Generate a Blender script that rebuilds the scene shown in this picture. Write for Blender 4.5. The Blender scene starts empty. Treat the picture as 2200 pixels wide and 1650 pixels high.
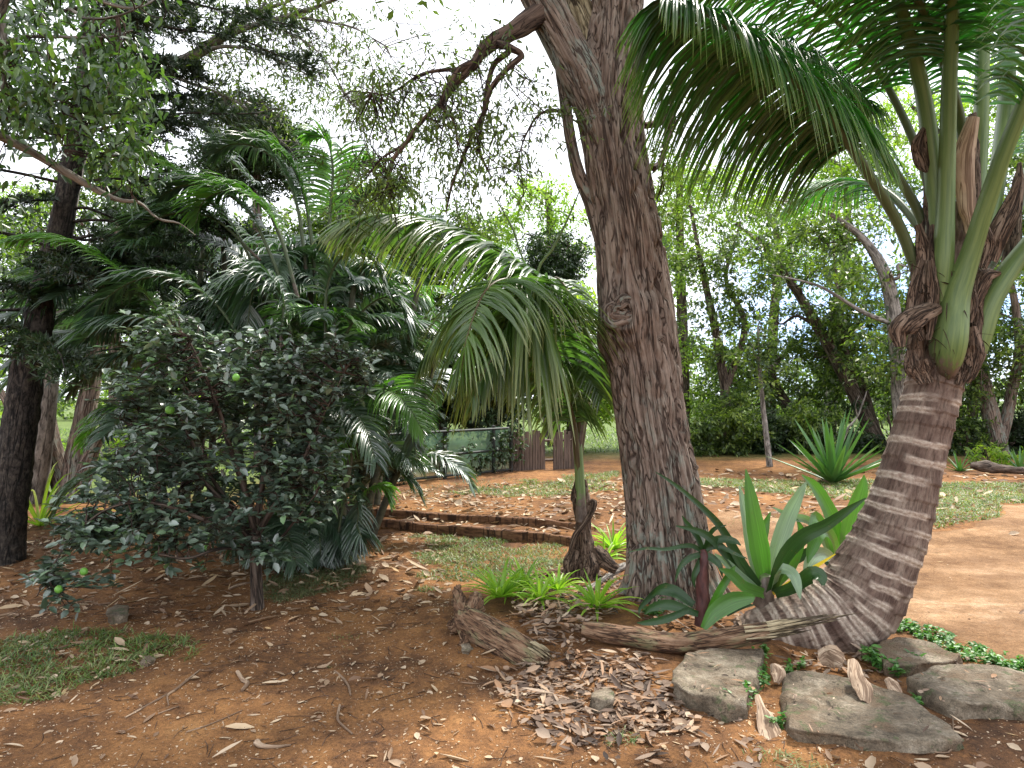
import bpy, math, random
import numpy as np
from mathutils import Vector

# ------------------------------------------------------------------ camera, sky, sun, exposure
SC = bpy.context.scene
COL = SC.collection
F, CX, CY = 1500.0, 1100.0, 825.0
EYE, PITCH = 1.55, math.radians(1.336)
cam = bpy.data.cameras.new('camera')
cam.sensor_width = 36.0
cam.lens = 36.0*F/2200.0
cam.clip_start = 0.05
cam.clip_end = 3000
camo = bpy.data.objects.new('camera', cam)
COL.objects.link(camo)
camo.location = (0, 0, EYE)
camo.rotation_euler = (math.pi/2+PITCH, 0, 0)
SC.camera = camo

SUN_EL, SUN_AZ = math.radians(56), math.radians(38)      # azimuth from +Y towards +X
world = bpy.data.worlds.new('World')
SC.world = world
world.use_nodes = True
nt = world.node_tree
nt.nodes.clear()
N = nt.nodes.new
wo = N('ShaderNodeOutputWorld'); bg = N('ShaderNodeBackground')
sky = N('ShaderNodeTexSky'); sky.sky_type = 'NISHITA'; sky.sun_disc = False
sky.sun_elevation = SUN_EL; sky.sun_rotation = SUN_AZ
tc = N('ShaderNodeTexCoord')
cn = N('ShaderNodeTexNoise'); cn.inputs['Scale'].default_value = 2.6; cn.inputs['Detail'].default_value = 6; cn.inputs['Roughness'].default_value = 0.6
nt.links.new(tc.outputs['Generated'], cn.inputs['Vector'])
hole = N('ShaderNodeVectorMath'); hole.operation = 'DISTANCE'      # the gap of blue low on the right
hd = Vector((0.50, 1.0, 0.10)).normalized()
hole.inputs[1].default_value = hd
nt.links.new(tc.outputs['Generated'], hole.inputs[0])
mr = N('ShaderNodeMapRange'); mr.inputs['From Min'].default_value = 0.05; mr.inputs['From Max'].default_value = 0.30
mr.inputs['To Min'].default_value = -0.20; mr.inputs['To Max'].default_value = 0.30
nt.links.new(hole.outputs['Value'], mr.inputs['Value'])
ad = N('ShaderNodeMath'); ad.operation = 'ADD'
nt.links.new(cn.outputs['Fac'], ad.inputs[0]); nt.links.new(mr.outputs['Result'], ad.inputs[1])
rp = N('ShaderNodeValToRGB'); rp.color_ramp.elements[0].position = 0.36; rp.color_ramp.elements[1].position = 0.60
nt.links.new(ad.outputs[0], rp.inputs['Fac'])
mx = N('ShaderNodeMixRGB'); mx.inputs['Color2'].default_value = (6.2, 6.4, 6.9, 1)
tint = N('ShaderNodeMixRGB'); tint.blend_type = 'MULTIPLY'; tint.inputs['Fac'].default_value = 1; tint.inputs['Color2'].default_value = (0.35, 0.55, 0.95, 1)
nt.links.new(rp.outputs['Color'], mx.inputs['Fac']); nt.links.new(sky.outputs['Color'], tint.inputs['Color1']); nt.links.new(tint.outputs['Color'], mx.inputs['Color1'])
nt.links.new(mx.outputs['Color'], bg.inputs['Color']); bg.inputs['Strength'].default_value = 0.15
nt.links.new(bg.outputs['Background'], wo.inputs['Surface'])

sl = bpy.data.lights.new('sun', 'SUN'); sl.energy = 3.2; sl.angle = math.radians(6); sl.color = (1.0, 0.95, 0.86)
so = bpy.data.objects.new('sun', sl); COL.objects.link(so)
sd_ = Vector((math.sin(SUN_AZ)*math.cos(SUN_EL), math.cos(SUN_AZ)*math.cos(SUN_EL), math.sin(SUN_EL)))
so.rotation_euler = sd_.to_track_quat('Z', 'Y').to_euler()
so.location = (8, 8, 20)

SC.view_settings.view_transform = 'Standard'
SC.view_settings.look = 'None'
SC.view_settings.exposure = 1.2
SC.view_settings.gamma = 1.0
SC.render.film_transparent = False
cy = SC.cycles
cy.max_bounces = 6; cy.diffuse_bounces = 3; cy.glossy_bounces = 2; cy.transmission_bounces = 3; cy.transparent_max_bounces = 4
cy.caustics_reflective = False; cy.caustics_refractive = False
cy.sample_clamp_indirect = 6
cy.use_denoising = True; cy.denoising_prefilter = 'NONE'

# ------------------------------------------------------------------ numeric helpers
R = np.random.default_rng(7)
def nrm(a):
    a = np.asarray(a, float)
    return a/np.maximum(np.linalg.norm(a, axis=-1, keepdims=True), 1e-9)
def ray(px, py):
    x = (px-CX)/F; y = (CY-py)/F
    return np.array([x, math.cos(PITCH)-y*math.sin(PITCH), math.sin(PITCH)+y*math.cos(PITCH)])
def W(px, py, d):
    r = ray(px, py)
    return np.array([0, 0, EYE])+r*(d/r[1])
def Gz(px, py, z):
    r = ray(px, py)
    return np.array([0, 0, EYE])+r*((z-EYE)/min(r[2], -1e-3))
def rows(lst, d=None):
    out = []
    for it in lst:
        px, py, w = it[:3]
        dd = it[3] if len(it) > 3 else d
        p = W(px, py, dd)
        out.append([p[0], p[1], p[2], w*0.5*dd/F])
    return np.array(out)
def spline(P, n):
    P = np.asarray(P, float)
    k = len(P)
    if k == 2:
        t = np.linspace(0, 1, n)[:, None]
        return P[0]*(1-t)+P[1]*t
    E = np.vstack([2*P[0]-P[1], P, 2*P[-1]-P[-2]])
    u = np.linspace(0, k-1-1e-9, n)
    i = u.astype(int); t = (u-i)[:, None]
    a, b, c, d = E[i], E[i+1], E[i+2], E[i+3]
    return 0.5*((2*b)+(-a+c)*t+(2*a-5*b+4*c-d)*t*t+(-a+3*b-3*c+d)*t**3)
def hsh(i, j, k):
    n = (i*374761393+j*668265263+k*2147483647*3+k*1274126177) & 0xffffffff
    n = ((n ^ (n >> 13))*1274126177) & 0xffffffff
    n = (n ^ (n >> 16)) & 0xffffffff
    return n/4294967295.0
def vnoise(p):
    p = np.asarray(p, float)
    f = np.floor(p); i = f.astype(np.int64); t = p-f; t = t*t*(3-2*t)
    r = 0
    for dx in (0, 1):
        for dy in (0, 1):
            for dz in (0, 1):
                w = (t[..., 0] if dx else 1-t[..., 0])*(t[..., 1] if dy else 1-t[..., 1])*(t[..., 2] if dz else 1-t[..., 2])
                r = r+w*hsh(i[..., 0]+dx, i[..., 1]+dy, i[..., 2]+dz)
    return r
def fbm(p, o=4):
    p = np.asarray(p, float); a = 0.5; s = 0; t = 0
    for k in range(o):
        s = s+a*vnoise(p*2**k+17.3*k); t += a; a *= 0.5
    return s/t

# ------------------------------------------------------------------ ground height
E1a, E1b = Gz(760, 1129, 0.0), Gz(1260, 1178, 0.0)
E2a, E2b = Gz(760, 1105, 0.10), Gz(1260, 1142, 0.10)
def sstep(a, b, x):
    t = np.clip((x-a)/(b-a), 0, 1); return t*t*(3-2*t)
def edge_y(a, b, x):
    return a[1]+(x-a[0])*(b[1]-a[1])/(b[0]-a[0])
BED = W(1430, 1300, 5.2)
def hbase(x, y):
    x = np.asarray(x, float); y = np.asarray(y, float)
    y1 = edge_y(E1a, E1b, x); y2 = edge_y(E2a, E2b, x)
    wl = sstep(-4.2, -2.3, x)                       # the steps fade out to the left
    wr = 1-sstep(0.7, 1.2, x)
    sharp = sstep(0.0, 0.06, y-y1)*0.10+sstep(0.0, 0.06, y-y2)*0.09
    soft = sstep(6.3, 9.0, y)*0.19
    h = sharp*wl*wr+soft*(1-wl*wr)
    h = h+sstep(9, 16, y)*0.10
    bx = (x-0.75)/1.35; by = (y-4.95)/0.75           # bed held by the logs
    h = h+0.07*np.exp(-(bx*bx+by*by)**2)
    h = h-0.10*sstep(-1.5, -6, x)*sstep(9, 4, y)
    return h
def hfine(x, y):
    x = np.asarray(x, float); y = np.asarray(y, float)
    z = np.zeros_like(x)
    P = np.stack([x, y, z], -1)
    drv = sstep(1.6, 2.4, x-0.25*(6-y))*sstep(4.0, 4.4, y)*sstep(10, 8.5, y)
    near = sstep(30, 14, y)*sstep(14, 8, np.abs(x))
    return hbase(x, y)+near*((fbm(P*0.9, 3)-0.5)*0.07+(fbm(P*5+9, 3)-0.5)*0.03*(1-0.7*drv)+(fbm(P*17+3, 2)-0.5)*0.022*(1-0.8*drv))
def G(px, py):
    r = ray(px, py); lo, hi = 1.0, 60.0
    for _ in range(40):
        m = (lo+hi)/2; p = np.array([0, 0, EYE])+r*(m/r[1])
        if p[2] > hbase(p[0], p[1]): lo = m
        else: hi = m
    p = np.array([0, 0, EYE])+r*(lo/r[1])
    p[2] = float(hfine(p[0], p[1]))
    return p

# ------------------------------------------------------------------ mesh builder
class MB:
    def __init__(s):
        s.V = []; s.F = []; s.A = []; s.n = 0
    def add(s, V, Fc, A=None):
        V = np.asarray(V, float).reshape(-1, 3); Fc = np.asarray(Fc, np.int64)
        s.V.append(V); s.F.append(Fc+s.n); s.n += len(V)
        s.A.append(V*0 if A is None else np.asarray(A, float).reshape(-1, 3))
    def build(s, name, mat, parent=None, smooth=True):
        me = bpy.data.meshes.new(name)
        V = np.vstack(s.V); A = np.vstack(s.A)
        me.vertices.add(len(V)); me.vertices.foreach_set('co', V.astype(np.float32).ravel())
        li = np.concatenate([f.ravel() for f in s.F])
        sz = np.concatenate([np.full(len(f), f.shape[1]) for f in s.F])
        st = np.concatenate([[0], np.cumsum(sz)[:-1]])
        me.loops.add(len(li)); me.loops.foreach_set('vertex_index', li.astype(np.int32))
        me.polygons.add(len(sz)); me.polygons.foreach_set('loop_start', st.astype(np.int32))
        me.polygons.foreach_set('use_smooth', np.full(len(sz), smooth))
        me.update(calc_edges=True)
        at = me.attributes.new('bk', 'FLOAT_VECTOR', 'POINT')
        at.data.foreach_set('vector', A.astype(np.float32).ravel())
        me.materials.append(mat)
        o = bpy.data.objects.new(name, me); COL.objects.link(o)
        if parent is not None:
            o.parent = parent
            o.matrix_parent_inverse = parent.matrix_world.inverted()
        return o

def root(name, label, cat, loc, group=None):
    o = bpy.data.objects.new(name, None); COL.objects.link(o)
    o.empty_display_size = 0.2
    o.location = loc; o['label'] = label; o['category'] = cat
    if group: o['group'] = group
    bpy.context.view_layer.update() if False else None
    from mathutils import Matrix
    o.matrix_world = Matrix.Translation(Vector(loc))
    return o
def tag(o, label=None, cat=None, group=None, kind=None):
    if label: o['label'] = label
    if cat: o['category'] = cat
    if group: o['group'] = group
    if kind: o['kind'] = kind
    return o

def frames(P):
    T = nrm(np.gradient(P, axis=0))
    ref = np.array([0, 1.0, 0]) if abs(T[0][1]) < 0.9 else np.array([1.0, 0, 0])
    n = ref-T[0]*np.dot(ref, T[0]); n /= np.linalg.norm(n)
    Ns = [n]
    for i in range(1, len(P)):
        n = Ns[-1]-T[i]*np.dot(Ns[-1], T[i]); n /= max(np.linalg.norm(n), 1e-9); Ns.append(n)
    Ns = np.array(Ns)
    return T, Ns, np.cross(T, Ns)
def tube(mb, rws, sides=8, n=None, disp=None, cap=True, flat=1.0, flatdir=None, nofirst=False):
    """rws: (k,4) rows x y z r. disp(theta, v, bk, r) -> radius offset"""
    rws = np.asarray(rws, float)
    S = spline(rws, n) if n else rws
    P, r = S[:, :3], np.maximum(S[:, 3], 0.0005)
    T, Nn, B = frames(P)
    m = len(P)
    v = np.concatenate([[0], np.cumsum(np.linalg.norm(np.diff(P, axis=0), axis=1))])
    th = np.arange(sides)*2*math.pi/sides
    c, s = np.cos(th)[None, :, None], np.sin(th)[None, :, None]
    rr = np.repeat(r[:, None], sides, 1)
    R0 = r.mean()
    bk = np.stack([np.cos(th)[None, :]*rr, np.sin(th)[None, :]*rr, np.repeat(v[:, None], sides, 1)], -1)
    if disp is not None:
        rr = rr+disp(np.repeat(th[None, :], m, 0), np.repeat(v[:, None], sides, 1), bk, P[:, None, :]+(Nn[:, None, :]*c+B[:, None, :]*s)*rr[..., None])
    V = P[:, None, :]+(Nn[:, None, :]*c+B[:, None, :]*s*flat)*rr[..., None]
    i = np.arange(m-1)[:, None]*sides; j = np.arange(sides)[None, :]; j2 = (j+1) % sides
    Fq = np.stack([i+j, i+j2, i+sides+j2, i+sides+j], -1).reshape(-1, 4)
    mb.add(V, Fq, bk)
    if cap:
        cc = np.vstack([V[-1], P[-1][None]+T[-1]*r[-1]*0.3])
        k = np.arange(sides)
        mb.add(cc, np.stack([k, (k+1) % sides, np.full(sides, sides)], -1), np.vstack([bk[-1], bk[-1].mean(0)[None]]))
        cc = np.vstack([V[0], P[0][None]])
        mb.add(cc, np.stack([(k+1) % sides, k, np.full(sides, sides)], -1), np.vstack([bk[0], bk[0].mean(0)[None]]))
    return S

def ribbons(mb, base, d, L, Wd, droop, seg=4, fold=0.25, side=None, prof='lance', curl=0.0):
    base = np.asarray(base, float); d = nrm(d); n = len(base)
    L = np.broadcast_to(L, (n,)).astype(float); Wd = np.broadcast_to(Wd, (n,)).astype(float); droop = np.broadcast_to(droop, (n,)).astype(float)
    t = np.linspace(0, 1, seg+1)
    D = nrm(d[:, None, :]+np.array([0, 0, -1.0])*(droop[:, None]*t[None, :]**1.3)[..., None])
    pos = base[:, None, :]+np.concatenate([np.zeros((n, 1, 3)), np.cumsum((D[:, 1:]+D[:, :-1])*0.5, axis=1)], 1)*(L/seg)[:, None, None]
    if side is None:
        side = np.cross(d, np.array([0, 0, 1.0])+R.normal(0, 0.15, (n, 3)))
    side = np.asarray(side, float)
    Sd = nrm(side[:, None, :]-D*np.sum(side[:, None, :]*D, -1, keepdims=True))
    Nn = np.cross(Sd, D)
    if prof == 'lance': w = np.minimum(1, t*5+0.35)*np.clip(1-t, 0, 1)**0.55
    elif prof == 'oval': w = np.sin(np.pi*np.clip(t*0.96+0.02, 0, 1))**0.75
    elif prof == 'strap': w = np.clip((1-t)*2.2, 0, 1)**0.6*(0.6+0.4*np.sin(np.pi*np.clip(t+0.1, 0, 1)))
    w = np.maximum(w, 0.02)
    ww = Wd[:, None, None]*0.5*w[None, :, None]
    if fold == 0:
        V = np.stack([pos-Sd*ww, pos+Sd*ww], 2); k = 2
    else:
        V = np.stack([pos-Sd*ww+Nn*ww*fold, pos-Nn*ww*fold, pos+Sd*ww+Nn*ww*fold], 2); k = 3
    ids = np.arange(n)[:, None]*((seg+1)*k)+np.arange(seg)[None, :]*k
    fs = []
    for q in range(k-1):
        fs.append(np.stack([ids+q, ids+q+1, ids+k+q+1, ids+k+q], -1).reshape(-1, 4))
    A = np.stack(np.broadcast_arrays((np.arange(k)/(k-1.0)-0.5)[None, None, :], t[None, :, None], L[:, None, None]), -1)
    mb.add(V, np.vstack(fs), A)

def leaves(mb, C, d, up, L, Wd, fold=0.2):
    """6-point folded leaves, two quads each"""
    n = len(C); d = nrm(d); s = nrm(np.cross(d, up)); u = np.cross(s, d)
    L = np.broadcast_to(L, (n,))[:, None]; Wd = np.broadcast_to(Wd, (n,))[:, None]
    b = C; tip = C+d*L-u*L*0.08
    l1 = C+d*L*0.28-s*Wd*0.5+u*Wd*fold; r1 = C+d*L*0.28+s*Wd*0.5+u*Wd*fold
    l2 = C+d*L*0.68-s*Wd*0.42+u*Wd*fold*0.8; r2 = C+d*L*0.68+s*Wd*0.42+u*Wd*fold*0.8
    V = np.stack([b, l1, l2, tip, r2, r1], 1)
    i = np.arange(n)[:, None]*6
    Fq = np.vstack([i+np.array([[0, 1, 2, 3]]), i+np.array([[0, 3, 4, 5]])])
    mb.add(V, Fq)
def diamonds(mb, C, d, up, L, Wd):
    n = len(C); d = nrm(d); s = nrm(np.cross(d, up)); u = np.cross(s, d)
    L = np.broadcast_to(L, (n,))[:, None]; Wd = np.broadcast_to(Wd, (n,))[:, None]
    V = np.stack([C, C+d*L*0.45-s*Wd*0.5+u*Wd*0.15, C+d*L, C+d*L*0.45+s*Wd*0.5+u*Wd*0.15], 1)
    i = np.arange(n)[:, None]*4
    mb.add(V, i+np.array([[0, 1, 2, 3]]))

# ------------------------------------------------------------------ materials
def newmat(name):
    m = bpy.data.materials.new(name); m.use_nodes = True; t = m.node_tree
    return m, t, t.nodes['Principled BSDF'], t.nodes['Material Output']
def ramp(t, pts, fac):
    r = t.nodes.new('ShaderNodeValToRGB'); e = r.color_ramp.elements
    while len(e) < len(pts): e.new(0.5)
    for k, (p, c) in enumerate(pts):
        e[k].position = p; e[k].color = (*c, 1)
    t.links.new(fac, r.inputs['Fac']); return r
def noise(t, scale, detail=4, rough=0.55, vec=None, mapscale=None, dist=0.0):
    n = t.nodes.new('ShaderNodeTexNoise'); n.inputs['Scale'].default_value = scale
    n.inputs['Detail'].default_value = detail; n.inputs['Roughness'].default_value = rough; n.inputs['Distortion'].default_value = dist
    if vec is None:
        g = t.nodes.new('ShaderNodeNewGeometry'); vec = g.outputs['Position']
    if mapscale:
        m = t.nodes.new('ShaderNodeMapping'); m.inputs['Scale'].default_value = mapscale
        t.links.new(vec, m.inputs['Vector']); vec = m.outputs['Vector']
    t.links.new(vec, n.inputs['Vector']); return n
def bkattr(t):
    a = t.nodes.new('ShaderNodeAttribute'); a.attribute_name = 'bk'; return a.outputs['Vector']
def mix(t, fac, a, b, mode='MIX'):
    m = t.nodes.new('ShaderNodeMixRGB'); m.blend_type = mode
    for s, v in ((m.inputs['Fac'], fac), (m.inputs['Color1'], a), (m.inputs['Color2'], b)):
        if isinstance(v, (int, float)): s.default_value = v
        elif isinstance(v, tuple): s.default_value = (*v, 1)
        else: t.links.new(v, s)
    return m.outputs['Color']
def bump(t, b, h, strength=0.5, dist=0.01):
    n = t.nodes.new('ShaderNodeBump'); n.inputs['Strength'].default_value = strength; n.inputs['Distance'].default_value = dist
    t.links.new(h, n.inputs['Height']); t.links.new(n.outputs['Normal'], b.inputs['Normal']); return n
def leafmat(name, cols, rough=0.4, trans=0.35, tcol=None, spec=0.5, bright=1.0, island=True, tip=None, ior=1.5, vein=0):
    m, t, b, out = newmat(name)
    g = t.nodes.new('ShaderNodeNewGeometry')
    k = len(cols)
    pts = [(i/(k-1), tuple(x*bright for x in c)) for i, c in enumerate(cols)]
    n2 = noise(t, 1.3, 2)
    if island:
        md = t.nodes.new('ShaderNodeMath'); md.operation = 'MULTIPLY_ADD'; md.inputs[1].default_value = 0.85
        t.links.new(g.outputs['Random Per Island'], md.inputs[0])
        m3 = t.nodes.new('ShaderNodeMath'); m3.operation = 'MULTIPLY_ADD'; m3.inputs[1].default_value = 1.2; m3.inputs[2].default_value = -0.53
        t.links.new(n2.outputs['Fac'], m3.inputs[0]); t.links.new(m3.outputs[0], md.inputs[2])
        fac = md.outputs[0]
    else: fac = n2.outputs['Fac']
    r = ramp(t, pts, fac); col = r.outputs['Color']
    if tip:
        sx = t.nodes.new('ShaderNodeSeparateXYZ'); t.links.new(bkattr(t), sx.inputs[0])
        pw = t.nodes.new('ShaderNodeMath'); pw.operation = 'POWER'; pw.inputs[1].default_value = tip[1]
        t.links.new(sx.outputs['Y'], pw.inputs[0]); col = mix(t, pw.outputs[0], col, tip[0])
    if vein:
        nv_ = noise(t, 1.0, 4, 0.6, bkattr(t), (vein, 1.2, 0.3)); nb = noise(t, 14, 5, 0.7)
        col = mix(t, 0.6, col, ramp(t, [(0.35, (0.6, 0.6, 0.6)), (0.65, (1.35, 1.35, 1.2))], nv_.outputs['Fac']).outputs['Color'], 'MULTIPLY')
        col = mix(t, ramp(t, [(0.62, (0, 0, 0)), (0.70, (0.6, 0.6, 0.6))], nb.outputs['Fac']).outputs['Color'], col, (0.14, 0.10, 0.04))
        bump(t, b, nv_.outputs['Fac'], 0.4, 0.004)
    b.inputs['IOR'].default_value = ior
    t.links.new(col, b.inputs['Base Color']); b.inputs['Roughness'].default_value = rough
    b.inputs['Specular IOR Level'].default_value = spec
    tr = t.nodes.new('ShaderNodeBsdfTranslucent')
    tc_ = mix(t, 1.0, col, tcol or (1.6, 2.0, 0.7), 'MULTIPLY'); t.links.new(tc_, tr.inputs['Color'])
    ms = t.nodes.new('ShaderNodeMixShader'); ms.inputs[0].default_value = trans
    t.links.new(b.outputs[0], ms.inputs[1]); t.links.new(tr.outputs[0], ms.inputs[2]); t.links.new(ms.outputs[0], out.inputs['Surface'])
    return m
def barkmat(name, dark, mid, light, lichen=None, lz=(0.3, 2.2), sc=(28, 28, 3.5), bs=0.7, fis=1.0):
    m, t, b, out = newmat(name); v = bkattr(t)
    n1 = noise(t, 1.0, 6, 0.62, v, sc, 0.4); n2 = noise(t, 1.0, 4, 0.6, v, (5, 5, 2)); n3 = noise(t, 1.0, 5, 0.7, v, (70, 70, 25))
    r = ramp(t, [(0.36, dark), (0.47, mid), (0.68, light)], n1.outputs['Fac'])
    c = mix(t, 0.5, r.outputs['Color'], ramp(t, [(0.3, (0.62, 0.6, 0.58)), (0.7, (1.25, 1.2, 1.15))], n2.outputs['Fac']).outputs['Color'], 'MULTIPLY')
    c = mix(t, 0.35, c, ramp(t, [(0.3, (0.5, 0.5, 0.5)), (0.7, (1.4, 1.4, 1.4))], n3.outputs['Fac']).outputs['Color'], 'MULTIPLY')
    fl = []
    for sc_, w_ in (((11, 11, 0.9), 0.022), ((20, 20, 2.0), 0.018)):
        nf_ = noise(t, 1.0, 3, 0.5, v, tuple(a_*fis for a_ in sc_), 0.6)
        q1 = t.nodes.new('ShaderNodeMath'); q1.operation = 'SUBTRACT'; q1.inputs[1].default_value = 0.5; t.links.new(nf_.outputs['Fac'], q1.inputs[0])
        q2 = t.nodes.new('ShaderNodeMath'); q2.operation = 'ABSOLUTE'; t.links.new(q1.outputs[0], q2.inputs[0])
        q3 = t.nodes.new('ShaderNodeMapRange'); q3.inputs['From Min'].default_value = w_*0.25; q3.inputs['From Max'].default_value = w_; t.links.new(q2.outputs[0], q3.inputs['Value']); fl.append(q3.outputs[0])
    q4 = t.nodes.new('ShaderNodeMath'); q4.operation = 'MULTIPLY'; t.links.new(fl[0], q4.inputs[0]); t.links.new(fl[1], q4.inputs[1])
    if lichen:
        n4 = noise(t, 1.0, 6, 0.7, v, (11, 11, 5)); 
        l = ramp(t, [(0.50, (0, 0, 0)), (0.60, (1, 1, 1))], n4.outputs['Fac'])
        sx = t.nodes.new('ShaderNodeSeparateXYZ'); t.links.new(v, sx.inputs[0])
        mp = t.nodes.new('ShaderNodeMapRange'); mp.inputs['From Min'].default_value = lz[0]; mp.inputs['From Max'].default_value = lz[1]
        mp.inputs['To Min'].default_value = 0.85; mp.inputs['To Max'].default_value = 0.12
        t.links.new(sx.outputs['Z'], mp.inputs['Value'])
        mu = t.nodes.new('ShaderNodeMath'); mu.operation = 'MULTIPLY'; t.links.new(l.outputs['Color'], mu.inputs[0]); t.links.new(mp.outputs[0], mu.inputs[1])
        c = mix(t, mu.outputs[0], c, lichen)
    c = mix(t, q4.outputs[0], tuple(x*0.8 for x in dark), c)
    t.links.new(c, b.inputs['Base Color']); b.inputs['Roughness'].default_value = 0.85; b.inputs['Specular IOR Level'].default_value = 0.25
    hm = mix(t, 0.3, n1.outputs['Fac'], n3.outputs['Fac']); hm = mix(t, 0.5, hm, q4.outputs[0])
    bump(t, b, hm, bs, 0.02); return m

M = {}
M['bark_red'] = barkmat('fissured_red_bark', (0.08, 0.055, 0.044), (0.205, 0.150, 0.120), (0.34, 0.28, 0.235), (0.24, 0.28, 0.24), (0.4, 2.0), sc=(34, 34, 2.4), bs=1.0)
M['bark_twig'] = barkmat('brown_branch_bark', (0.03, 0.018, 0.014), (0.10, 0.065, 0.05), (0.2, 0.14, 0.11))
M['bark_dark'] = barkmat('dark_pine_bark', (0.012, 0.011, 0.010), (0.04, 0.034, 0.030), (0.10, 0.085, 0.07), sc=(30, 30, 18))
M['bark_back'] = barkmat('grey_brown_bark', (0.03, 0.022, 0.017), (0.10, 0.072, 0.055), (0.22, 0.18, 0.15), sc=(20, 20, 4))
M['bark_pale'] = barkmat('pale_grey_bark', (0.10, 0.09, 0.08), (0.24, 0.22, 0.20), (0.40, 0.37, 0.34), sc=(16, 16, 6))
M['log'] = barkmat('dead_log_wood', (0.05, 0.027, 0.016), (0.16, 0.09, 0.052), (0.30, 0.20, 0.13), (0.16, 0.18, 0.09), (-5, 6), sc=(45, 45, 9), fis=1.6)
M['rot'] = barkmat('rotten_pale_wood', (0.07, 0.05, 0.03), (0.32, 0.26, 0.16), (0.55, 0.48, 0.33), sc=(50, 50, 6), bs=1.0)
M['fibre'] = barkmat('brown_palm_fibre', (0.032, 0.021, 0.015), (0.13, 0.086, 0.060), (0.30, 0.225, 0.17), sc=(60, 60, 5), bs=1.0, fis=2.2)
M['timber'] = barkmat('weathered_timber', (0.06, 0.032, 0.02), (0.17, 0.085, 0.045), (0.30, 0.17, 0.095), sc=(4, 14, 30), fis=0.3)

def soil(name, cols, sc=1.0, bs=0.6):
    m, t, b, out = newmat(name)
    n1 = noise(t, 1.1*sc, 5, 0.6); n2 = noise(t, 9*sc, 6, 0.7); n3 = noise(t, 60, 4, 0.75); n4 = noise(t, 240, 2, 0.6)
    f = mix(t, 0.42, n1.outputs['Fac'], n2.outputs['Fac'])
    k = len(cols)
    r = ramp(t, [(0.34+0.32*i/(k-1), c) for i, c in enumerate(cols)], f)
    c = mix(t, 0.55, r.outputs['Color'], ramp(t, [(0.35, (0.45, 0.43, 0.42)), (0.5, (1, 1, 1)), (0.68, (1.6, 1.5, 1.4))], n3.outputs['Fac']).outputs['Color'], 'MULTIPLY')
    c = mix(t, 0.35, c, ramp(t, [(0.35, (0.4, 0.4, 0.4)), (0.65, (1.5, 1.5, 1.5))], n4.outputs['Fac']).outputs['Color'], 'MULTIPLY')
    t.links.new(c, b.inputs['Base Color']); b.inputs['Roughness'].default_value = 0.95; b.inputs['Specular IOR Level'].default_value = 0.15
    h = mix(t, 0.4, n3.outputs['Fac'], n4.outputs['Fac']); bump(t, b, h, bs, 0.012); return m, t, b
M['soil'], t_, b_ = soil('red_brown_soil', [(0.050, 0.027, 0.016), (0.12, 0.060, 0.029), (0.23, 0.112, 0.045), (0.32, 0.168, 0.068)])
# far fields are grassy
gm = t_.nodes.new('ShaderNodeNewGeometry'); sx_ = t_.nodes.new('ShaderNodeSeparateXYZ'); t_.links.new(gm.outputs['Position'], sx_.inputs[0])
src = b_.inputs['Base Color'].links[0].from_socket
nf = noise(t_, 0.35, 4); ng = noise(t_, 12, 4)
mrr = t_.nodes.new('ShaderNodeMapRange'); mrr.inputs['From Min'].default_value = 14.5; mrr.inputs['From Max'].default_value = 17.5
t_.links.new(sx_.outputs['Y'], mrr.inputs['Value'])
mrx = t_.nodes.new('ShaderNodeMapRange'); mrx.inputs['From Min'].default_value = -3.2; mrx.inputs['From Max'].default_value = -4.6
mul_ = t_.nodes.new('ShaderNodeMapRange'); mul_.inputs['From Min'].default_value = 9.0; mul_.inputs['From Max'].default_value = 10.5
t_.links.new(sx_.outputs['X'], mrx.inputs['Value']); t_.links.new(sx_.outputs['Y'], mul_.inputs['Value'])
mm_ = t_.nodes.new('ShaderNodeMath'); mm_.operation = 'MULTIPLY'; t_.links.new(mrx.outputs[0], mm_.inputs[0]); t_.links.new(mul_.outputs[0], mm_.inputs[1])
mmx = t_.nodes.new('ShaderNodeMath'); mmx.operation = 'MAXIMUM'; t_.links.new(mm_.outputs[0], mmx.inputs[0]); t_.links.new(mrr.outputs[0], mmx.inputs[1])
gcol = ramp(t_, [(0.3, (0.06, 0.09, 0.025)), (0.7, (0.15, 0.20, 0.06))], ng.outputs['Fac'])
t_.links.new(mix(t_, mmx.outputs[0], src, gcol.outputs['Color']), b_.inputs['Base Color'])
M['drive'], td_, bd_ = soil('packed_orange_dirt', [(0.13, 0.070, 0.036), (0.21, 0.120, 0.060), (0.28, 0.172, 0.095), (0.38, 0.26, 0.165)], 0.8, 0.5)
src = bd_.inputs['Base Color'].links[0].from_socket
ns_ = noise(td_, 1.0, 4, 0.6, None, (0.35, 1.6, 1)); np_ = noise(td_, 1.0, 5, 0.7, None, (2.5, 2.5, 1))
src = mix(td_, 1.0, src, ramp(td_, [(0.38, (0.72, 0.68, 0.66)), (0.55, (1, 1, 1)), (0.66, (1.45, 1.5, 1.55))], ns_.outputs['Fac']).outputs['Color'], 'MULTIPLY')
src = mix(td_, 0.8, src, ramp(td_, [(0.35, (0.75, 0.72, 0.7)), (0.65, (1.2, 1.2, 1.2))], np_.outputs['Fac']).outputs['Color'], 'MULTIPLY')
td_.links.new(src, bd_.inputs['Base Color'])
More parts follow.
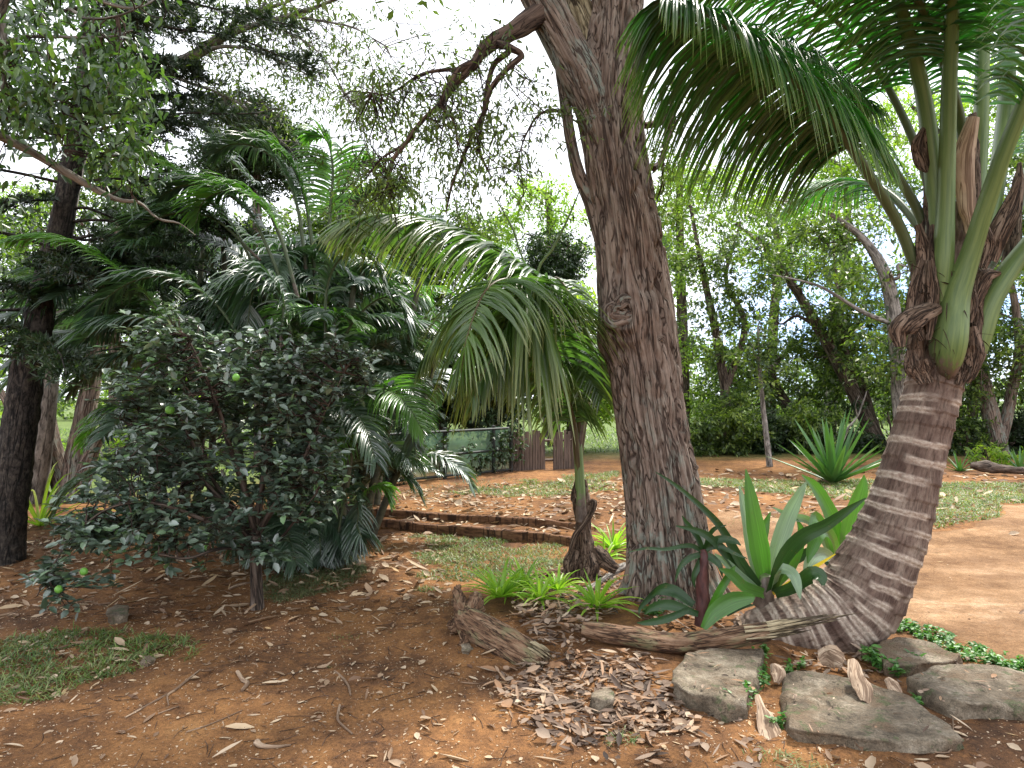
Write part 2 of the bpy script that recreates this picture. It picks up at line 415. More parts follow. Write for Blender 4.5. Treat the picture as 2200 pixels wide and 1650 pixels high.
def stone(name):
    m, t, b, out = newmat(name)
    n1 = noise(t, 7, 6, 0.65); n2 = noise(t, 45, 5, 0.7); n3 = noise(t, 3, 4, 0.6)
    r = ramp(t, [(0.3, (0.07, 0.055, 0.038)), (0.5, (0.175, 0.14, 0.10)), (0.7, (0.32, 0.275, 0.21))], n1.outputs['Fac'])
    c = mix(t, 0.5, r.outputs['Color'], ramp(t, [(0.35, (0.5, 0.5, 0.48)), (0.65, (1.45, 1.4, 1.35))], n2.outputs['Fac']).outputs['Color'], 'MULTIPLY')
    c = mix(t, ramp(t, [(0.5, (0, 0, 0)), (0.62, (0.8, 0.8, 0.8))], n3.outputs['Fac']).outputs['Color'], c, (0.13, 0.085, 0.05))
    nm = noise(t, 11, 5, 0.7); c = mix(t, ramp(t, [(0.56, (0, 0, 0)), (0.64, (0.75, 0.75, 0.75))], nm.outputs['Fac']).outputs['Color'], c, (0.075, 0.095, 0.04))
    nk = noise(t, 5, 4, 0.6, None, None, 0.8); k1 = t.nodes.new('ShaderNodeMath'); k1.operation = 'SUBTRACT'; k1.inputs[1].default_value = 0.5; t.links.new(nk.outputs['Fac'], k1.inputs[0])
    k2 = t.nodes.new('ShaderNodeMath'); k2.operation = 'ABSOLUTE'; t.links.new(k1.outputs[0], k2.inputs[0])
    c = mix(t, ramp(t, [(0.002, (0.7, 0.7, 0.7)), (0.007, (0, 0, 0))], k2.outputs[0]).outputs['Color'], c, (0.04, 0.03, 0.02))
    ns = noise(t, 130, 3, 0.7); c = mix(t, 0.45, c, ramp(t, [(0.38, (0.5, 0.5, 0.5)), (0.62, (1.5, 1.5, 1.5))], ns.outputs['Fac']).outputs['Color'], 'MULTIPLY')
    t.links.new(c, b.inputs['Base Color']); b.inputs['Roughness'].default_value = 0.9; b.inputs['Specular IOR Level'].default_value = 0.3
    bump(t, b, mix(t, 0.5, n1.outputs['Fac'], n2.outputs['Fac']), 1.0, 0.03); return m
M['stone'] = stone('lichened_grey_stone')
M['coco_leaf'] = leafmat('coconut_leaflet', [(0.020, 0.070, 0.022), (0.038, 0.115, 0.032), (0.070, 0.17, 0.042)], 0.34, 0.32, ior=1.6, tcol=(1.1, 2.2, 0.5), tip=((0.20, 0.22, 0.05), 5.0))
M['young_leaf'] = leafmat('young_coconut_leaflet', [(0.05, 0.10, 0.035), (0.085, 0.155, 0.05), (0.14, 0.23, 0.07)], 0.32, 0.35, ior=1.9, tip=((0.26, 0.26, 0.07), 5.0))
M['areca_leaf'] = leafmat('areca_leaflet', [(0.026, 0.06, 0.034), (0.055, 0.105, 0.06), (0.10, 0.165, 0.09)], 0.33, 0.25, ior=2.0)
M['areca_bright'] = leafmat('young_areca_leaflet', [(0.06, 0.15, 0.03), (0.11, 0.25, 0.045), (0.14, 0.28, 0.05)], 0.34, 0.35, ior=1.8)
M['lime_leaf'] = leafmat('lime_leaf', [(0.028, 0.052, 0.032), (0.065, 0.105, 0.07), (0.16, 0.21, 0.165), (0.12, 0.24, 0.07)], 0.38, 0.12, ior=2.1)  # greys for dust, raised paler to put leaf-top sheen into the colour
M['over_leaf'] = leafmat('overhanging_leaf', [(0.03, 0.055, 0.03), (0.055, 0.10, 0.04), (0.13, 0.22, 0.05)], 0.3, 0.38, ior=1.8)
M['olive_leaf'] = leafmat('narrow_olive_leaf', [(0.045, 0.065, 0.025), (0.085, 0.115, 0.04), (0.15, 0.19, 0.055)], 0.45, 0.4)
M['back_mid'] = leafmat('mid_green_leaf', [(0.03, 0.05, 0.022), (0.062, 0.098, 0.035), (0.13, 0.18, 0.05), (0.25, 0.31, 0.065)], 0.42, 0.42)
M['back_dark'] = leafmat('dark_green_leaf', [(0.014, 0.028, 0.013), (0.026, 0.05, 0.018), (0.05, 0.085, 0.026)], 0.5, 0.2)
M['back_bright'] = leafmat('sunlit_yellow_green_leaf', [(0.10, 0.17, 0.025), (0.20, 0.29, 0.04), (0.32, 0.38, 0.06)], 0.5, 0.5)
M['pine'] = leafmat('dark_pine_foliage', [(0.012, 0.024, 0.014), (0.024, 0.044, 0.022), (0.045, 0.075, 0.03)], 0.45, 0.15)
M['grass'] = leafmat('grass_blade', [(0.05, 0.09, 0.025), (0.09, 0.15, 0.04), (0.16, 0.22, 0.06), (0.30, 0.28, 0.14)], 0.5, 0.3)
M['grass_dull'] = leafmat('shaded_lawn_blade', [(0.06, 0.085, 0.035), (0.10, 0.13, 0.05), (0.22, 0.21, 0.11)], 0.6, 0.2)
M['brom'] = leafmat('bromeliad_leaf', [(0.15, 0.28, 0.035), (0.26, 0.42, 0.05), (0.36, 0.48, 0.07)], 0.38, 0.42)
M['lily'] = leafmat('spider_lily_leaf', [(0.04, 0.12, 0.02), (0.065, 0.17, 0.03), (0.09, 0.22, 0.04)], 0.3, 0.32, spec=0.6, vein=18)
M['lily_dark'] = leafmat('dark_strap_leaf', [(0.012, 0.036, 0.010), (0.02, 0.055, 0.015), (0.03, 0.078, 0.02)], 0.35, 0.12, spec=0.4, vein=18)
M['lily_pale'] = leafmat('pale_strap_leaf', [(0.14, 0.22, 0.14), (0.19, 0.28, 0.18), (0.24, 0.33, 0.22)], 0.35, 0.25, vein=18)
M['agave'] = leafmat('stiff_sword_leaf', [(0.04, 0.11, 0.03), (0.07, 0.17, 0.045), (0.11, 0.22, 0.06)], 0.4, 0.15)
M['yellow'] = leafmat('yellow_leaf', [(0.5, 0.33, 0.03), (0.6, 0.42, 0.05)], 0.5, 0.2)
M['weed'] = leafmat('small_weed_leaf', [(0.04, 0.12, 0.03), (0.08, 0.2, 0.04), (0.13, 0.27, 0.06)], 0.45, 0.3)
M['litter'] = leafmat('dry_fallen_leaf', [(0.12, 0.06, 0.032), (0.26, 0.165, 0.10), (0.40, 0.29, 0.19), (0.55, 0.43, 0.30), (0.50, 0.34, 0.17)], 0.75, 0.12, tcol=(1, 0.9, 0.7))
M['litter_grey'] = leafmat('grey_brown_dry_leaf', [(0.035, 0.022, 0.015), (0.10, 0.062, 0.042), (0.20, 0.135, 0.095), (0.32, 0.24, 0.175), (0.30, 0.16, 0.08), (0.45, 0.36, 0.26)], 0.8, 0.08, tcol=(1, 0.9, 0.7))
M['husk'] = barkmat('dry_palm_husk', (0.20, 0.13, 0.085), (0.36, 0.26, 0.18), (0.52, 0.41, 0.30), sc=(50, 50, 4), bs=0.4)
def plain(name, c1, c2, sc=20, rough=0.5, ms=None, bs=0.2, bk=False, spec=0.4):
    m, t, b, out = newmat(name)
    n = noise(t, sc, 5, 0.6, bkattr(t) if bk else None, ms)
    t.links.new(ramp(t, [(0.33, c1), (0.67, c2)], n.outputs['Fac']).outputs['Color'], b.inputs['Base Color'])
    b.inputs['Roughness'].default_value = rough; b.inputs['Specular IOR Level'].default_value = spec
    bump(t, b, n.outputs['Fac'], bs, 0.006); return m
def stalkmat(name, c1, c2):
    m, t, b, out = newmat(name); v = bkattr(t)
    n = noise(t, 1.0, 5, 0.6, v, (40, 40, 2.2)); n2 = noise(t, 1.0, 5, 0.7, v, (12, 12, 9))
    c = ramp(t, [(0.33, c1), (0.67, c2)], n.outputs['Fac']).outputs['Color']
    sx = t.nodes.new('ShaderNodeSeparateXYZ'); t.links.new(v, sx.inputs[0])
    a = t.nodes.new('ShaderNodeMath'); a.operation = 'MULTIPLY_ADD'; a.inputs[1].default_value = 0.50; t.links.new(n2.outputs['Fac'], a.inputs[0]); 
    a2 = t.nodes.new('ShaderNodeMath'); a2.operation = 'MULTIPLY'; a2.inputs[1].default_value = -1.0; t.links.new(sx.outputs['Z'], a2.inputs[0]); t.links.new(a2.outputs[0], a.inputs[2])
    mr_ = t.nodes.new('ShaderNodeMapRange'); mr_.inputs['From Min'].default_value = 0.03; mr_.inputs['From Max'].default_value = 0.08; t.links.new(a.outputs[0], mr_.inputs['Value'])
    br_ = ramp(t, [(0.35, (0.05, 0.032, 0.022)), (0.65, (0.20, 0.15, 0.12))], n2.outputs['Fac']).outputs['Color']
    c = mix(t, mr_.outputs[0], c, br_)
    sp = ramp(t, [(0.66, (0, 0, 0)), (0.74, (0.7, 0.7, 0.7))], n2.outputs['Fac']).outputs['Color']; c = mix(t, sp, c, (0.10, 0.075, 0.04))
    t.links.new(c, b.inputs['Base Color']); b.inputs['Roughness'].default_value = 0.45; bump(t, b, n.outputs['Fac'], 0.25, 0.006); return m
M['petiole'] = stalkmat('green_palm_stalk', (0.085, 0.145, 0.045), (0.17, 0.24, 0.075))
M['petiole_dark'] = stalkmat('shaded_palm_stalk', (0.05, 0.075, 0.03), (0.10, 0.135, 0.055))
M['rachis_brown'] = plain('dark_frond_rib', (0.06, 0.035, 0.018), (0.12, 0.10, 0.035), 1.0, 0.5, (30, 30, 3), 0.1, True)
M['cane'] = plain('ringed_palm_cane', (0.035, 0.035, 0.022), (0.11, 0.105, 0.06), 1.0, 0.6, (8, 8, 16), 0.3, True)
M['stem_red'] = plain('dark_red_stem', (0.035, 0.012, 0.012), (0.10, 0.035, 0.03), 1.0, 0.6, (40, 40, 12), 0.5, True)
M['fruit'] = plain('green_lime_skin', (0.13, 0.33, 0.05), (0.18, 0.42, 0.07), 60, 0.35)
M['post'] = plain('dark_painted_post', (0.012, 0.016, 0.014), (0.03, 0.035, 0.03), 30, 0.6)
M['picket'] = plain('weathered_fence_board', (0.05, 0.033, 0.025), (0.15, 0.105, 0.08), 1.0, 0.8, (30, 30, 3), 0.4)
def cloth():
    m, t, b, out = newmat('green_shade_cloth')
    n = noise(t, 3.0, 4); n2 = noise(t, 60, 2)
    c = ramp(t, [(0.3, (0.05, 0.11, 0.075)), (0.7, (0.16, 0.29, 0.20))], n.outputs['Fac']).outputs['Color']
    c = mix(t, 0.2, c, n2.outputs['Fac'], 'MULTIPLY')
    t.links.new(c, b.inputs['Base Color']); b.inputs['Roughness'].default_value = 0.8
    tr = t.nodes.new('ShaderNodeBsdfTranslucent'); tr.inputs['Color'].default_value = (0.2, 0.36, 0.24, 1)
    tp = t.nodes.new('ShaderNodeBsdfTransparent')
    ms = t.nodes.new('ShaderNodeMixShader'); ms.inputs[0].default_value = 0.45
    t.links.new(b.outputs[0], ms.inputs[1]); t.links.new(tr.outputs[0], ms.inputs[2])
    m2 = t.nodes.new('ShaderNodeMixShader'); m2.inputs[0].default_value = 0.3
    t.links.new(ms.outputs[0], m2.inputs[1]); t.links.new(tp.outputs[0], m2.inputs[2])
    t.links.new(m2.outputs[0], out.inputs['Surface']); return m
M['cloth'] = cloth()
def cocobark():
    m, t, b, out = newmat('ringed_coconut_bark'); v = bkattr(t)
    a = t.nodes.new('ShaderNodeAttribute'); a.attribute_name = 'scar'
    n1 = noise(t, 1.0, 5, 0.65, v, (9, 9, 4)); n2 = noise(t, 1.0, 5, 0.7, v, (60, 60, 9)); n3 = noise(t, 1, 5, 0.7, v, (40, 40, 60))
    c = ramp(t, [(0.35, (0.07, 0.042, 0.032)), (0.5, (0.14, 0.095, 0.073)), (0.68, (0.24, 0.185, 0.145))], n1.outputs['Fac']).outputs['Color']
    pale = ramp(t, [(0.35, (0.27, 0.20, 0.155)), (0.65, (0.52, 0.44, 0.36))], n3.outputs['Fac']).outputs['Color']
    c = mix(t, 0.5, c, ramp(t, [(0.40, (0.22, 0.20, 0.19)), (0.49, (1, 1, 1)), (0.7, (1.35, 1.35, 1.35))], n2.outputs['Fac']).outputs['Color'], 'MULTIPLY')
    c = mix(t, a.outputs['Fac'], c, pale)
    t.links.new(c, b.inputs['Base Color']); b.inputs['Roughness'].default_value = 0.85; b.inputs['Specular IOR Level'].default_value = 0.25
    bump(t, b, mix(t, 0.4, n2.outputs['Fac'], n3.outputs['Fac']), 0.6, 0.015); return m
M['coco_bark'] = cocobark()

# ------------------------------------------------------------------ ground
def grid_mesh(xs, ys, zf):
    X, Y = np.meshgrid(xs, ys); Z = zf(X, Y); V = np.stack([X, Y, Z], -1)
    ny, nx = X.shape; i = np.arange(ny-1)[:, None]*nx+np.arange(nx-1)[None, :]
    return V.reshape(-1, 3), np.stack([i, i+1, i+nx+1, i+nx], -1).reshape(-1, 4)
def geo(a, b, n): return np.exp(np.linspace(math.log(a), math.log(b), n))
xs = np.concatenate([-geo(7, 900, 30)[::-1], np.arange(-6.96, 6.97, 0.045), geo(7, 900, 30)])
ys = np.concatenate([-geo(0.6, 300, 16)[::-1], np.arange(-0.5, 2.4, 0.15), np.arange(2.4, 9.6, 0.035), np.arange(9.6, 17, 0.1), geo(17.05, 1500, 34)])
V, Fq = grid_mesh(xs, ys, hfine)
mb = MB(); mb.add(V, Fq); ground = mb.build('ground', M['soil']); tag(ground, kind='structure')

def poly_sd(P, X, Y):
    """signed distance, positive inside"""
    inside = np.zeros(X.shape, bool); dmin = np.full(X.shape, 1e9); n = len(P)
    for k in range(n):
        x1, y1 = P[k][:2]; x2, y2 = P[(k+1) % n][:2]
        c = ((y1 > Y) != (y2 > Y)) & (X < (x2-x1)*(Y-y1)/((y2-y1) if abs(y2-y1) > 1e-12 else 1e-12)+x1)
        inside ^= c
        ex, ey = x2-x1, y2-y1; t = np.clip(((X-x1)*ex+(Y-y1)*ey)/(ex*ex+ey*ey+1e-12), 0, 1)
        dmin = np.minimum(dmin, np.hypot(X-x1-t*ex, Y-y1-t*ey))
    return np.where(inside, dmin, -dmin)
DRV = [G(*p) for p in [(1600, 1245), (1560, 1200), (1520, 1130), (1560, 1095), (1700, 1118), (1840, 1130), (2000, 1142), (2090, 1132), (2150, 1112), (2155, 1085), (2300, 1075), (2700, 1085)]] + \
      [G(*p) for p in [(3300, 1330), (2500, 1520), (2200, 1425), (2060, 1370), (1930, 1325), (1800, 1300)]]
xs = np.arange(0.9, 9.0, 0.03); ys = np.arange(3.2, 12, 0.03)
X, Y = np.meshgrid(xs, ys)
sd = poly_sd(DRV, X, Y)+(fbm(np.stack([X*2.2, Y*2.2, X*0], -1), 3)-0.5)*0.25
Z = hfine(X, Y)+np.clip(sd*0.12, -0.012, 0.008)+(fbm(np.stack([X*1.5, Y*1.5, X*0], -1), 2)-0.5)*0.004
V = np.stack([X, Y, Z], -1); nx = len(xs)
i = np.arange(len(ys)-1)[:, None]*nx+np.arange(nx-1)[None, :]
keep = (np.maximum(np.maximum(sd[:-1, :-1], sd[1:, :-1]), np.maximum(sd[:-1, 1:], sd[1:, 1:])) > -0.05)
Fq = np.stack([i, i+1, i+nx+1, i+nx], -1)[keep]
used = np.unique(Fq); remap = -np.ones(nx*len(ys), int); remap[used] = np.arange(len(used))
mb = MB(); mb.add(V.reshape(-1, 3)[used], remap[Fq]); tag(mb.build('driveway', M['drive']), kind='structure')

def scatter(poly_px, dens, zfun=None, ragged=0.0, scale=3.0, world=False):
    P = poly_px if world else [G(*p) for p in poly_px]
    P = np.array([p[:2] for p in P]); lo, hi = P.min(0), P.max(0)
    n = int(np.prod(hi-lo)*dens)
    q = R.uniform(lo, hi, (n, 2)); s = poly_sd(P, q[:, 0], q[:, 1])
    if ragged:
        nz = fbm(np.stack([q[:, 0]*scale, q[:, 1]*scale, q[:, 0]*0+5], -1), 3)
        keep = (s > 0) & (nz+np.clip(s/0.5, 0, 1)*0.25 > 0.5+ragged*0.2)
    else: keep = s > 0
    q = q[keep]
    return np.column_stack([q, hfine(q[:, 0], q[:, 1])])

# grass
def blades(mb, pts, L, Wd, lean=0.7):
    n = len(pts); a = R.uniform(0, 2*math.pi, n)
    d = np.column_stack([np.cos(a)*lean, np.sin(a)*lean, R.uniform(0.35, 1.1, n)])
    ribbons(mb, pts-[0, 0, 0.003], d, L*R.uniform(0.5, 1.25, n), Wd*R.uniform(0.7, 1.3, n), R.uniform(0.3, 1.6, n), seg=2, fold=0)
GRASS = [  # polygon, density, length, width
    ([(-300, 1420), (0, 1380), (110, 1358), (440, 1368), (420, 1415), (300, 1450), (240, 1505), (140, 1560), (-40, 1560), (-400, 1560)], 4200, 0.075, 0.009, 0.15),
    ([(560, 1255), (620, 1215), (770, 1185), (790, 1230), (740, 1262), (600, 1300), (560, 1290)], 6500, 0.055, 0.008, 0.0),
    ([(870, 1150), (1000, 1152), (1235, 1170), (1240, 1235), (1050, 1235), (960, 1265), (900, 1270), (890, 1200)], 3600, 0.065, 0.009, 0.2),
    ([(1150, 1030), (1330, 1010), (1330, 1055), (1160, 1075), (950, 1060)], 1600, 0.08, 0.012, 0.1),
    ([(1500, 1030), (1900, 1030), (2400, 1050), (2400, 1085), (2150, 1080), (2150, 1115), (2010, 1135), (1960, 1105), (1850, 1075), (1500, 1045)], 2000, 0.075, 0.013, 0.0),
    ([(820, 1060), (960, 1030), (1200, 1025), (1200, 1045), (950, 1085)], 500, 0.06, 0.008, 0.3),
    ([(1290, 1570), (1460, 1560), (1450, 1640), (1300, 1650)], 2400, 0.07, 0.007, 0.75),
    ([(1560, 1600), (2200, 1570), (2350, 1620), (2300, 1700), (1500, 1700)], 2400, 0.06, 0.007, 0.7),
    ([(0, 1110), (420, 1110), (300, 1180), (0, 1190)], 350, 0.05, 0.006, 0.4),
    ([(1520, 1120), (1700, 1090), (1860, 1100), (1860, 1130), (1700, 1128), (1560, 1140)], 700, 0.05, 0.007, 0.4),
    ([(660, 1350), (900, 1350), (900, 1450), (660, 1450)], 500, 0.04, 0.005, 1.0),
]
mb = MB(); md = MB()
for k, (pl, dn, L, Wd, rg) in enumerate(GRASS):
    blades(md if k in (1, 5, 8) else mb, scatter(pl, dn, ragged=rg, scale=4.0), L, Wd)
tag(mb.build('grass', M['grass']), 'patchy short green grass on the red soil', 'grass', kind='stuff')
tag(md.build('shaded_grass', M['grass_dull']), 'thin dull grass in the shade of the palm clump', 'grass', kind='stuff')
mb = MB()
far = [(-30, 11.5), (-3.8, 11.5), (-3.0, 16), (12, 17), (30, 17), (30, 30), (-30, 30)]
p = scatter(far, 60, world=True, ragged=0.05, scale=0.7)
blades(mb, p, 0.22, 0.03)
tag(mb.build('field_grass', M['back_mid']), 'bright sunlit grass beyond the trees', 'grass', kind='stuff')

# fallen leaves
def litter(mb, pts, L, Wd, lift=0.008):
    n = len(pts); a = R.uniform(0, 2*math.pi, n)
    d = np.column_stack([np.cos(a), np.sin(a), R.normal(0.05, 0.16, n)])
    side = nrm(np.cross(d, nrm(np.column_stack([R.normal(0, 0.35, (n, 2)), np.ones(n)]))))
    ribbons(mb, pts+np.column_stack([np.zeros((n, 2)), R.uniform(0.002, lift, n)]), d, L*np.exp(R.normal(0, 0.42, n)), Wd*np.exp(R.normal(0, 0.42, n)), R.normal(0.0, 0.2, n), seg=3, fold=0.25, side=side, prof='oval')
mb = MB(); mg = MB()
FRONT = [(-600, 1660), (-200, 1330), (500, 1320), (960, 1300), (1100, 1460), (1450, 1520), (2300, 1650), (2300, 1900), (-600, 1900)]
litter(mb, scatter(FRONT, 30), 0.062, 0.022)
litter(mb, scatter(FRONT, 60), 0.028, 0.012)
litter(mb, scatter([(-300, 1350), (-100, 1120), (500, 1110), (1000, 1130), (960, 1300), (500, 1330)], 120), 0.075, 0.030)
litter(mb, scatter([(-100, 1460), (0, 1380), (400, 1370), (250, 1480), (0, 1560)], 75), 0.085, 0.028)
litter(mb, scatter([(780, 1120), (850, 1050), (1330, 1030), (1540, 1050), (1500, 1120), (1240, 1165)], 100), 0.085, 0.038)
litter(mb, scatter([(1500, 1045), (1500, 1010), (2300, 1020), (2300, 1070), (1900, 1110), (1540, 1100)], 26), 0.11, 0.05)
litter(mb, scatter([(2040, 1580), (2250, 1480), (2400, 1600), (2200, 1680), (1700, 1640)], 60), 0.07, 0.025)
litter(mb, scatter([(1560, 1090), (2150, 1080), (2150, 1115), (1860, 1130), (1560, 1130)], 20), 0.09, 0.04)
litter(mb, scatter(DRV, 3.0, world=True), 0.06, 0.025)
litter(mb, scatter(DRV, 60, world=True), 0.014, 0.008)
tag(mb.build('fallen_leaves', M['litter']), 'pale dry leaves scattered over the soil', 'leaf litter', kind='stuff')
litter(mg, scatter([(1060, 1440), (1200, 1400), (1400, 1400), (1440, 1480), (1500, 1560), (1400, 1590), (1200, 1610), (1090, 1540)], 1000), 0.062, 0.022, 0.025)
litter(mg, scatter([(1090, 1310), (1200, 1290), (1330, 1310), (1260, 1360), (1240, 1420), (1160, 1400)], 1100), 0.065, 0.019, 0.09)
litter(mg, scatter([(1380, 1310), (1700, 1330), (1700, 1360), (1400, 1370)], 350), 0.07, 0.022, 0.03)
litter(mg, scatter([(1400, 1480), (1660, 1540), (1640, 1650), (1250, 1680)], 120), 0.07, 0.028, 0.02)
litter(mg, scatter([(1640, 1400), (1960, 1380), (2200, 1420), (1980, 1470), (1700, 1450)], 260), 0.07, 0.028, 0.03)
litter(mg, scatter([(1060, 1240), (1300, 1230), (1420, 1260), (1350, 1310), (1100, 1300)], 260), 0.08, 0.025, 0.03)
for q_ in ((1452, 1640, 1395, 1500, 0.085), (1690, 2040, 1450, 1585, 0.055), (1960, 2200, 1432, 1508, 0.085)):
    n = 26; P = np.array([Gz(x, y, q_[4]+0.012) for x, y in zip(R.uniform(q_[0]+10, q_[1]-10, n), R.uniform(q_[2]+8, q_[3]-8, n))])
    litter(mg, P, 0.035, 0.013, 0.006)
tag(mg.build('leaf_pile', M['litter_grey']), 'thick grey-brown pile of dry leaves beside the logs', 'leaf litter', kind='stuff')
# crumbs and twiglets
mb = MB()
p = scatter([(-500, 1700), (-200, 1300), (960, 1280), (1450, 1500), (2300, 1500), (2400, 1900), (-500, 1900)], 900)
n = len(p); a = R.uniform(0, 6.28, n)
diamonds(mb, p+[0, 0, 0.003], np.column_stack([np.cos(a), np.sin(a), R.normal(0, 0.3, n)]), np.array([0, 0, 1.0])+R.normal(0, 0.4, (n, 3)), 0.010*np.exp(R.normal(0, 0.5, n)), 0.006*np.exp(R.normal(0, 0.4, n)))
p = scatter([(-300, 1300), (0, 1120), (1000, 1140), (960, 1300)], 350); n = len(p); a = R.uniform(0, 6.28, n)
diamonds(mb, p+[0, 0, 0.003], np.column_stack([np.cos(a), np.sin(a), R.normal(0, 0.3, n)]), np.array([0, 0, 1.0])+R.normal(0, 0.4, (n, 3)), 0.014*np.exp(R.normal(0, 0.5, n)), 0.007)
tag(mb.build('leaf_crumbs', M['litter']), 'tiny pale crumbs of leaf strewn on the soil', 'leaf litter', kind='stuff')
mb = MB()
p = scatter([(-300, 1660), (0, 1290), (960, 1280), (1450, 1460), (2200, 1620), (2300, 1800), (-300, 1800)], 30)
for q in p:
    a = R.uniform(0, 6.28); L = R.uniform(0.04, 0.16); w = R.normal(0, 0.25)
    d = np.array([math.cos(a), math.sin(a), 0]); e = np.array([-d[1], d[0], 0])
    pts = [q-d*L*0.5, q+e*L*w*0.4, q+d*L*0.5]
    pts = [[u[0], u[1], float(hfine(u[0], u[1]))+0.005, 0.0016] for u in pts]
    tube(mb, pts, 4, 5)
tag(mb.build('twig_litter', M['bark_twig']), 'fine broken twigs strewn over the red soil', 'twig litter', kind='stuff')

# countable sticks
def stick(label, pts, mat, group='sticks on the bare soil', forks=()):
    g0 = G(pts[0][0], pts[0][1]); mb = MB()
    for pl in (pts,)+tuple(forks):
        rw = []
        for px, py, w in pl:
            g = G(px, py); r = w*0.5*g[1]/F; rw.append([g[0], g[1], g[2]+r*0.8+0.002, r])
        tube(mb, rw, 7, 14)
    o = mb.build('stick', mat); tag(o, label, 'stick', group); return o
stick('thick pale stick with a knobbly end near the bottom edge', [(550, 1612, 16), (562, 1616, 11), (590, 1616, 7), (625, 1612, 4)], M['husk'])
stick('long forked grey twig left of the soil centre', [(270, 1550, 4), (340, 1515, 5), (375, 1495, 6), (405, 1470, 5), (430, 1447, 3)], M['husk'], forks=([(375, 1495, 5), (360, 1510, 4), (362, 1530, 3)], [(340, 1545, 3), (385, 1530, 2)]))
stick('short bent brown stick lying in the middle of the soil', [(510, 1452, 8), (522, 1468, 9), (532, 1478, 9), (520, 1492, 7)], M['husk'])
stick('curved pale twig right of the short bent stick', [(720, 1445, 3), (735, 1460, 5), (748, 1478, 5), (753, 1500, 4)], M['husk'])
stick('hooked pale twig with a flat end in front of the others', [(730, 1525, 5), (726, 1545, 6), (728, 1562, 5), (757, 1585, 4)], M['husk'])
stick('thin straight twig lying left of the pale hooked one', [(400, 1585, 3), (450, 1570, 3), (520, 1535, 2)], M['husk'])
stick('short twig on the leaf-strewn ground beside the lime trunk', [(492, 1268, 6), (515, 1260, 6), (540, 1251, 4)], M['husk'])
stick('slender bent twig standing on the right slab', [(1985, 1620, 3), (2040, 1625, 3), (2048, 1580, 3), (2045, 1525, 2)], M['husk'])
# ------------------------------------------------------------------ stones
def slab(name, label, cat, outl, ztop, group=None, rough=0.018, tilt=0.0, mat='stone', grow=1.03):
    P = np.array([Gz(px, py, ztop) for px, py in outl])
    c = P.mean(0); k = len(P); Mn = 72
    u = np.arange(Mn)*k/Mn; i = u.astype(int); t = (u-i)[:, None]
    O = P[i]*(1-t)+P[(i+1) % k]*t
    O = O*0.9+0.05*(np.roll(O, 1, 0)+np.roll(O, -1, 0))
    rings = []; zb = float(hbase(c[0], c[1]))-0.06
    for f in np.linspace(0.02, 0.985, 16): rings.append(c+(O-c)*f)
    rings.append(c+(O-c)*1.0-[0, 0, 0.007]); 
    for s in np.linspace(0.15, 1, 6):
        q = c+(O-c)*(1.0+(grow-1)*s); q[:, 2] = ztop+(zb-ztop)*s; rings.append(q)
    V = np.array(rings)
    nz = fbm(V*6+3, 4)-0.5; nz2 = fbm(V*25, 3)-0.5
    V[..., 2] += nz*rough*1.8+nz2*rough*0.7-np.clip(fbm(V*4+21, 3)-0.56, 0, 1)*rough*6
    V[-6:, :, 0:2] += (np.floor(fbm(V[-6:]*[5, 5, 3]+31, 2)*6)/6-0.5)[..., None]*0.05*nrm(V[-6:]-c)[..., :2]
    out = nrm(V-c)*[1, 1, 0]
    V += out*(fbm(V*[12, 12, 25]+7, 4)-0.5)[..., None]*0.055
    V[..., 2] += tilt*(V[..., 0]-c[0])
    m = len(rings); ii = np.arange(m-1)[:, None]*Mn; j = np.arange(Mn)[None, :]
    Fq = np.stack([ii+j, ii+(j+1) % Mn, ii+Mn+(j+1) % Mn, ii+Mn+j], -1).reshape(-1, 4)[:, ::-1]
    mb = MB(); mb.add(V, Fq); mb.add(V[0], np.arange(Mn)[None, :])
    o = mb.build(name, M[mat]); tag(o, label, cat, group); return o
g_ = 'stone slabs edging the bed'
slab('stone_slab', 'pale grey block of stone against the front of the long log', 'stone', [(1450, 1440), (1478, 1402), (1525, 1390), (1640, 1392), (1630, 1442), (1602, 1500), (1560, 1506), (1480, 1484), (1446, 1464)], 0.085, g_, 0.022)
slab('stone_slab', 'long flat brown slab, largest of the stones', 'stone', [(1680, 1442), (1740, 1440), (1850, 1462), (1950, 1492), (2030, 1548), (2072, 1588), (2000, 1596), (1850, 1585), (1700, 1562), (1684, 1500)], 0.055, g_)
slab('stone_slab', 'thick slab at the right edge beside the driveway weeds', 'stone', [(1952, 1452), (2000, 1432), (2080, 1426), (2140, 1430), (2215, 1448), (2300, 1470), (2300, 1515), (2150, 1512), (2050, 1506), (2005, 1490)], 0.085, g_)
slab('stone_slab', 'small weed-covered slab behind the palm foot', 'stone', [(1872, 1388), (1925, 1368), (2010, 1380), (2062, 1402), (2050, 1414), (1960, 1428), (1900, 1425)], 0.06, g_)
slab('rock', 'round brown rock half buried in the leaf pile', 'rock', [(1268, 1490), (1280, 1474), (1300, 1472), (1318, 1484), (1316, 1500), (1290, 1505), (1272, 1500)], 0.045, None, 0.012, grow=1.3)
slab('rock', 'mossy squared rock left of the lime trunk', 'rock', [(232, 1308), (250, 1298), (275, 1302), (276, 1318), (255, 1324), (232, 1320)], 0.06, None, 0.012, mat='stone', grow=1.1)
slab('rock', 'small flat rock at the edge of the left grass', 'rock', [(305, 1412), (322, 1408), (332, 1416), (318, 1423), (304, 1421)], 0.03, None, 0.01, grow=1.2)
slab('rock', 'small brown stone by the root end of the short log', 'rock', [(990, 1385), (1005, 1380), (1016, 1388), (1008, 1398), (992, 1396)], 0.03, None, 0.01, grow=1.2)

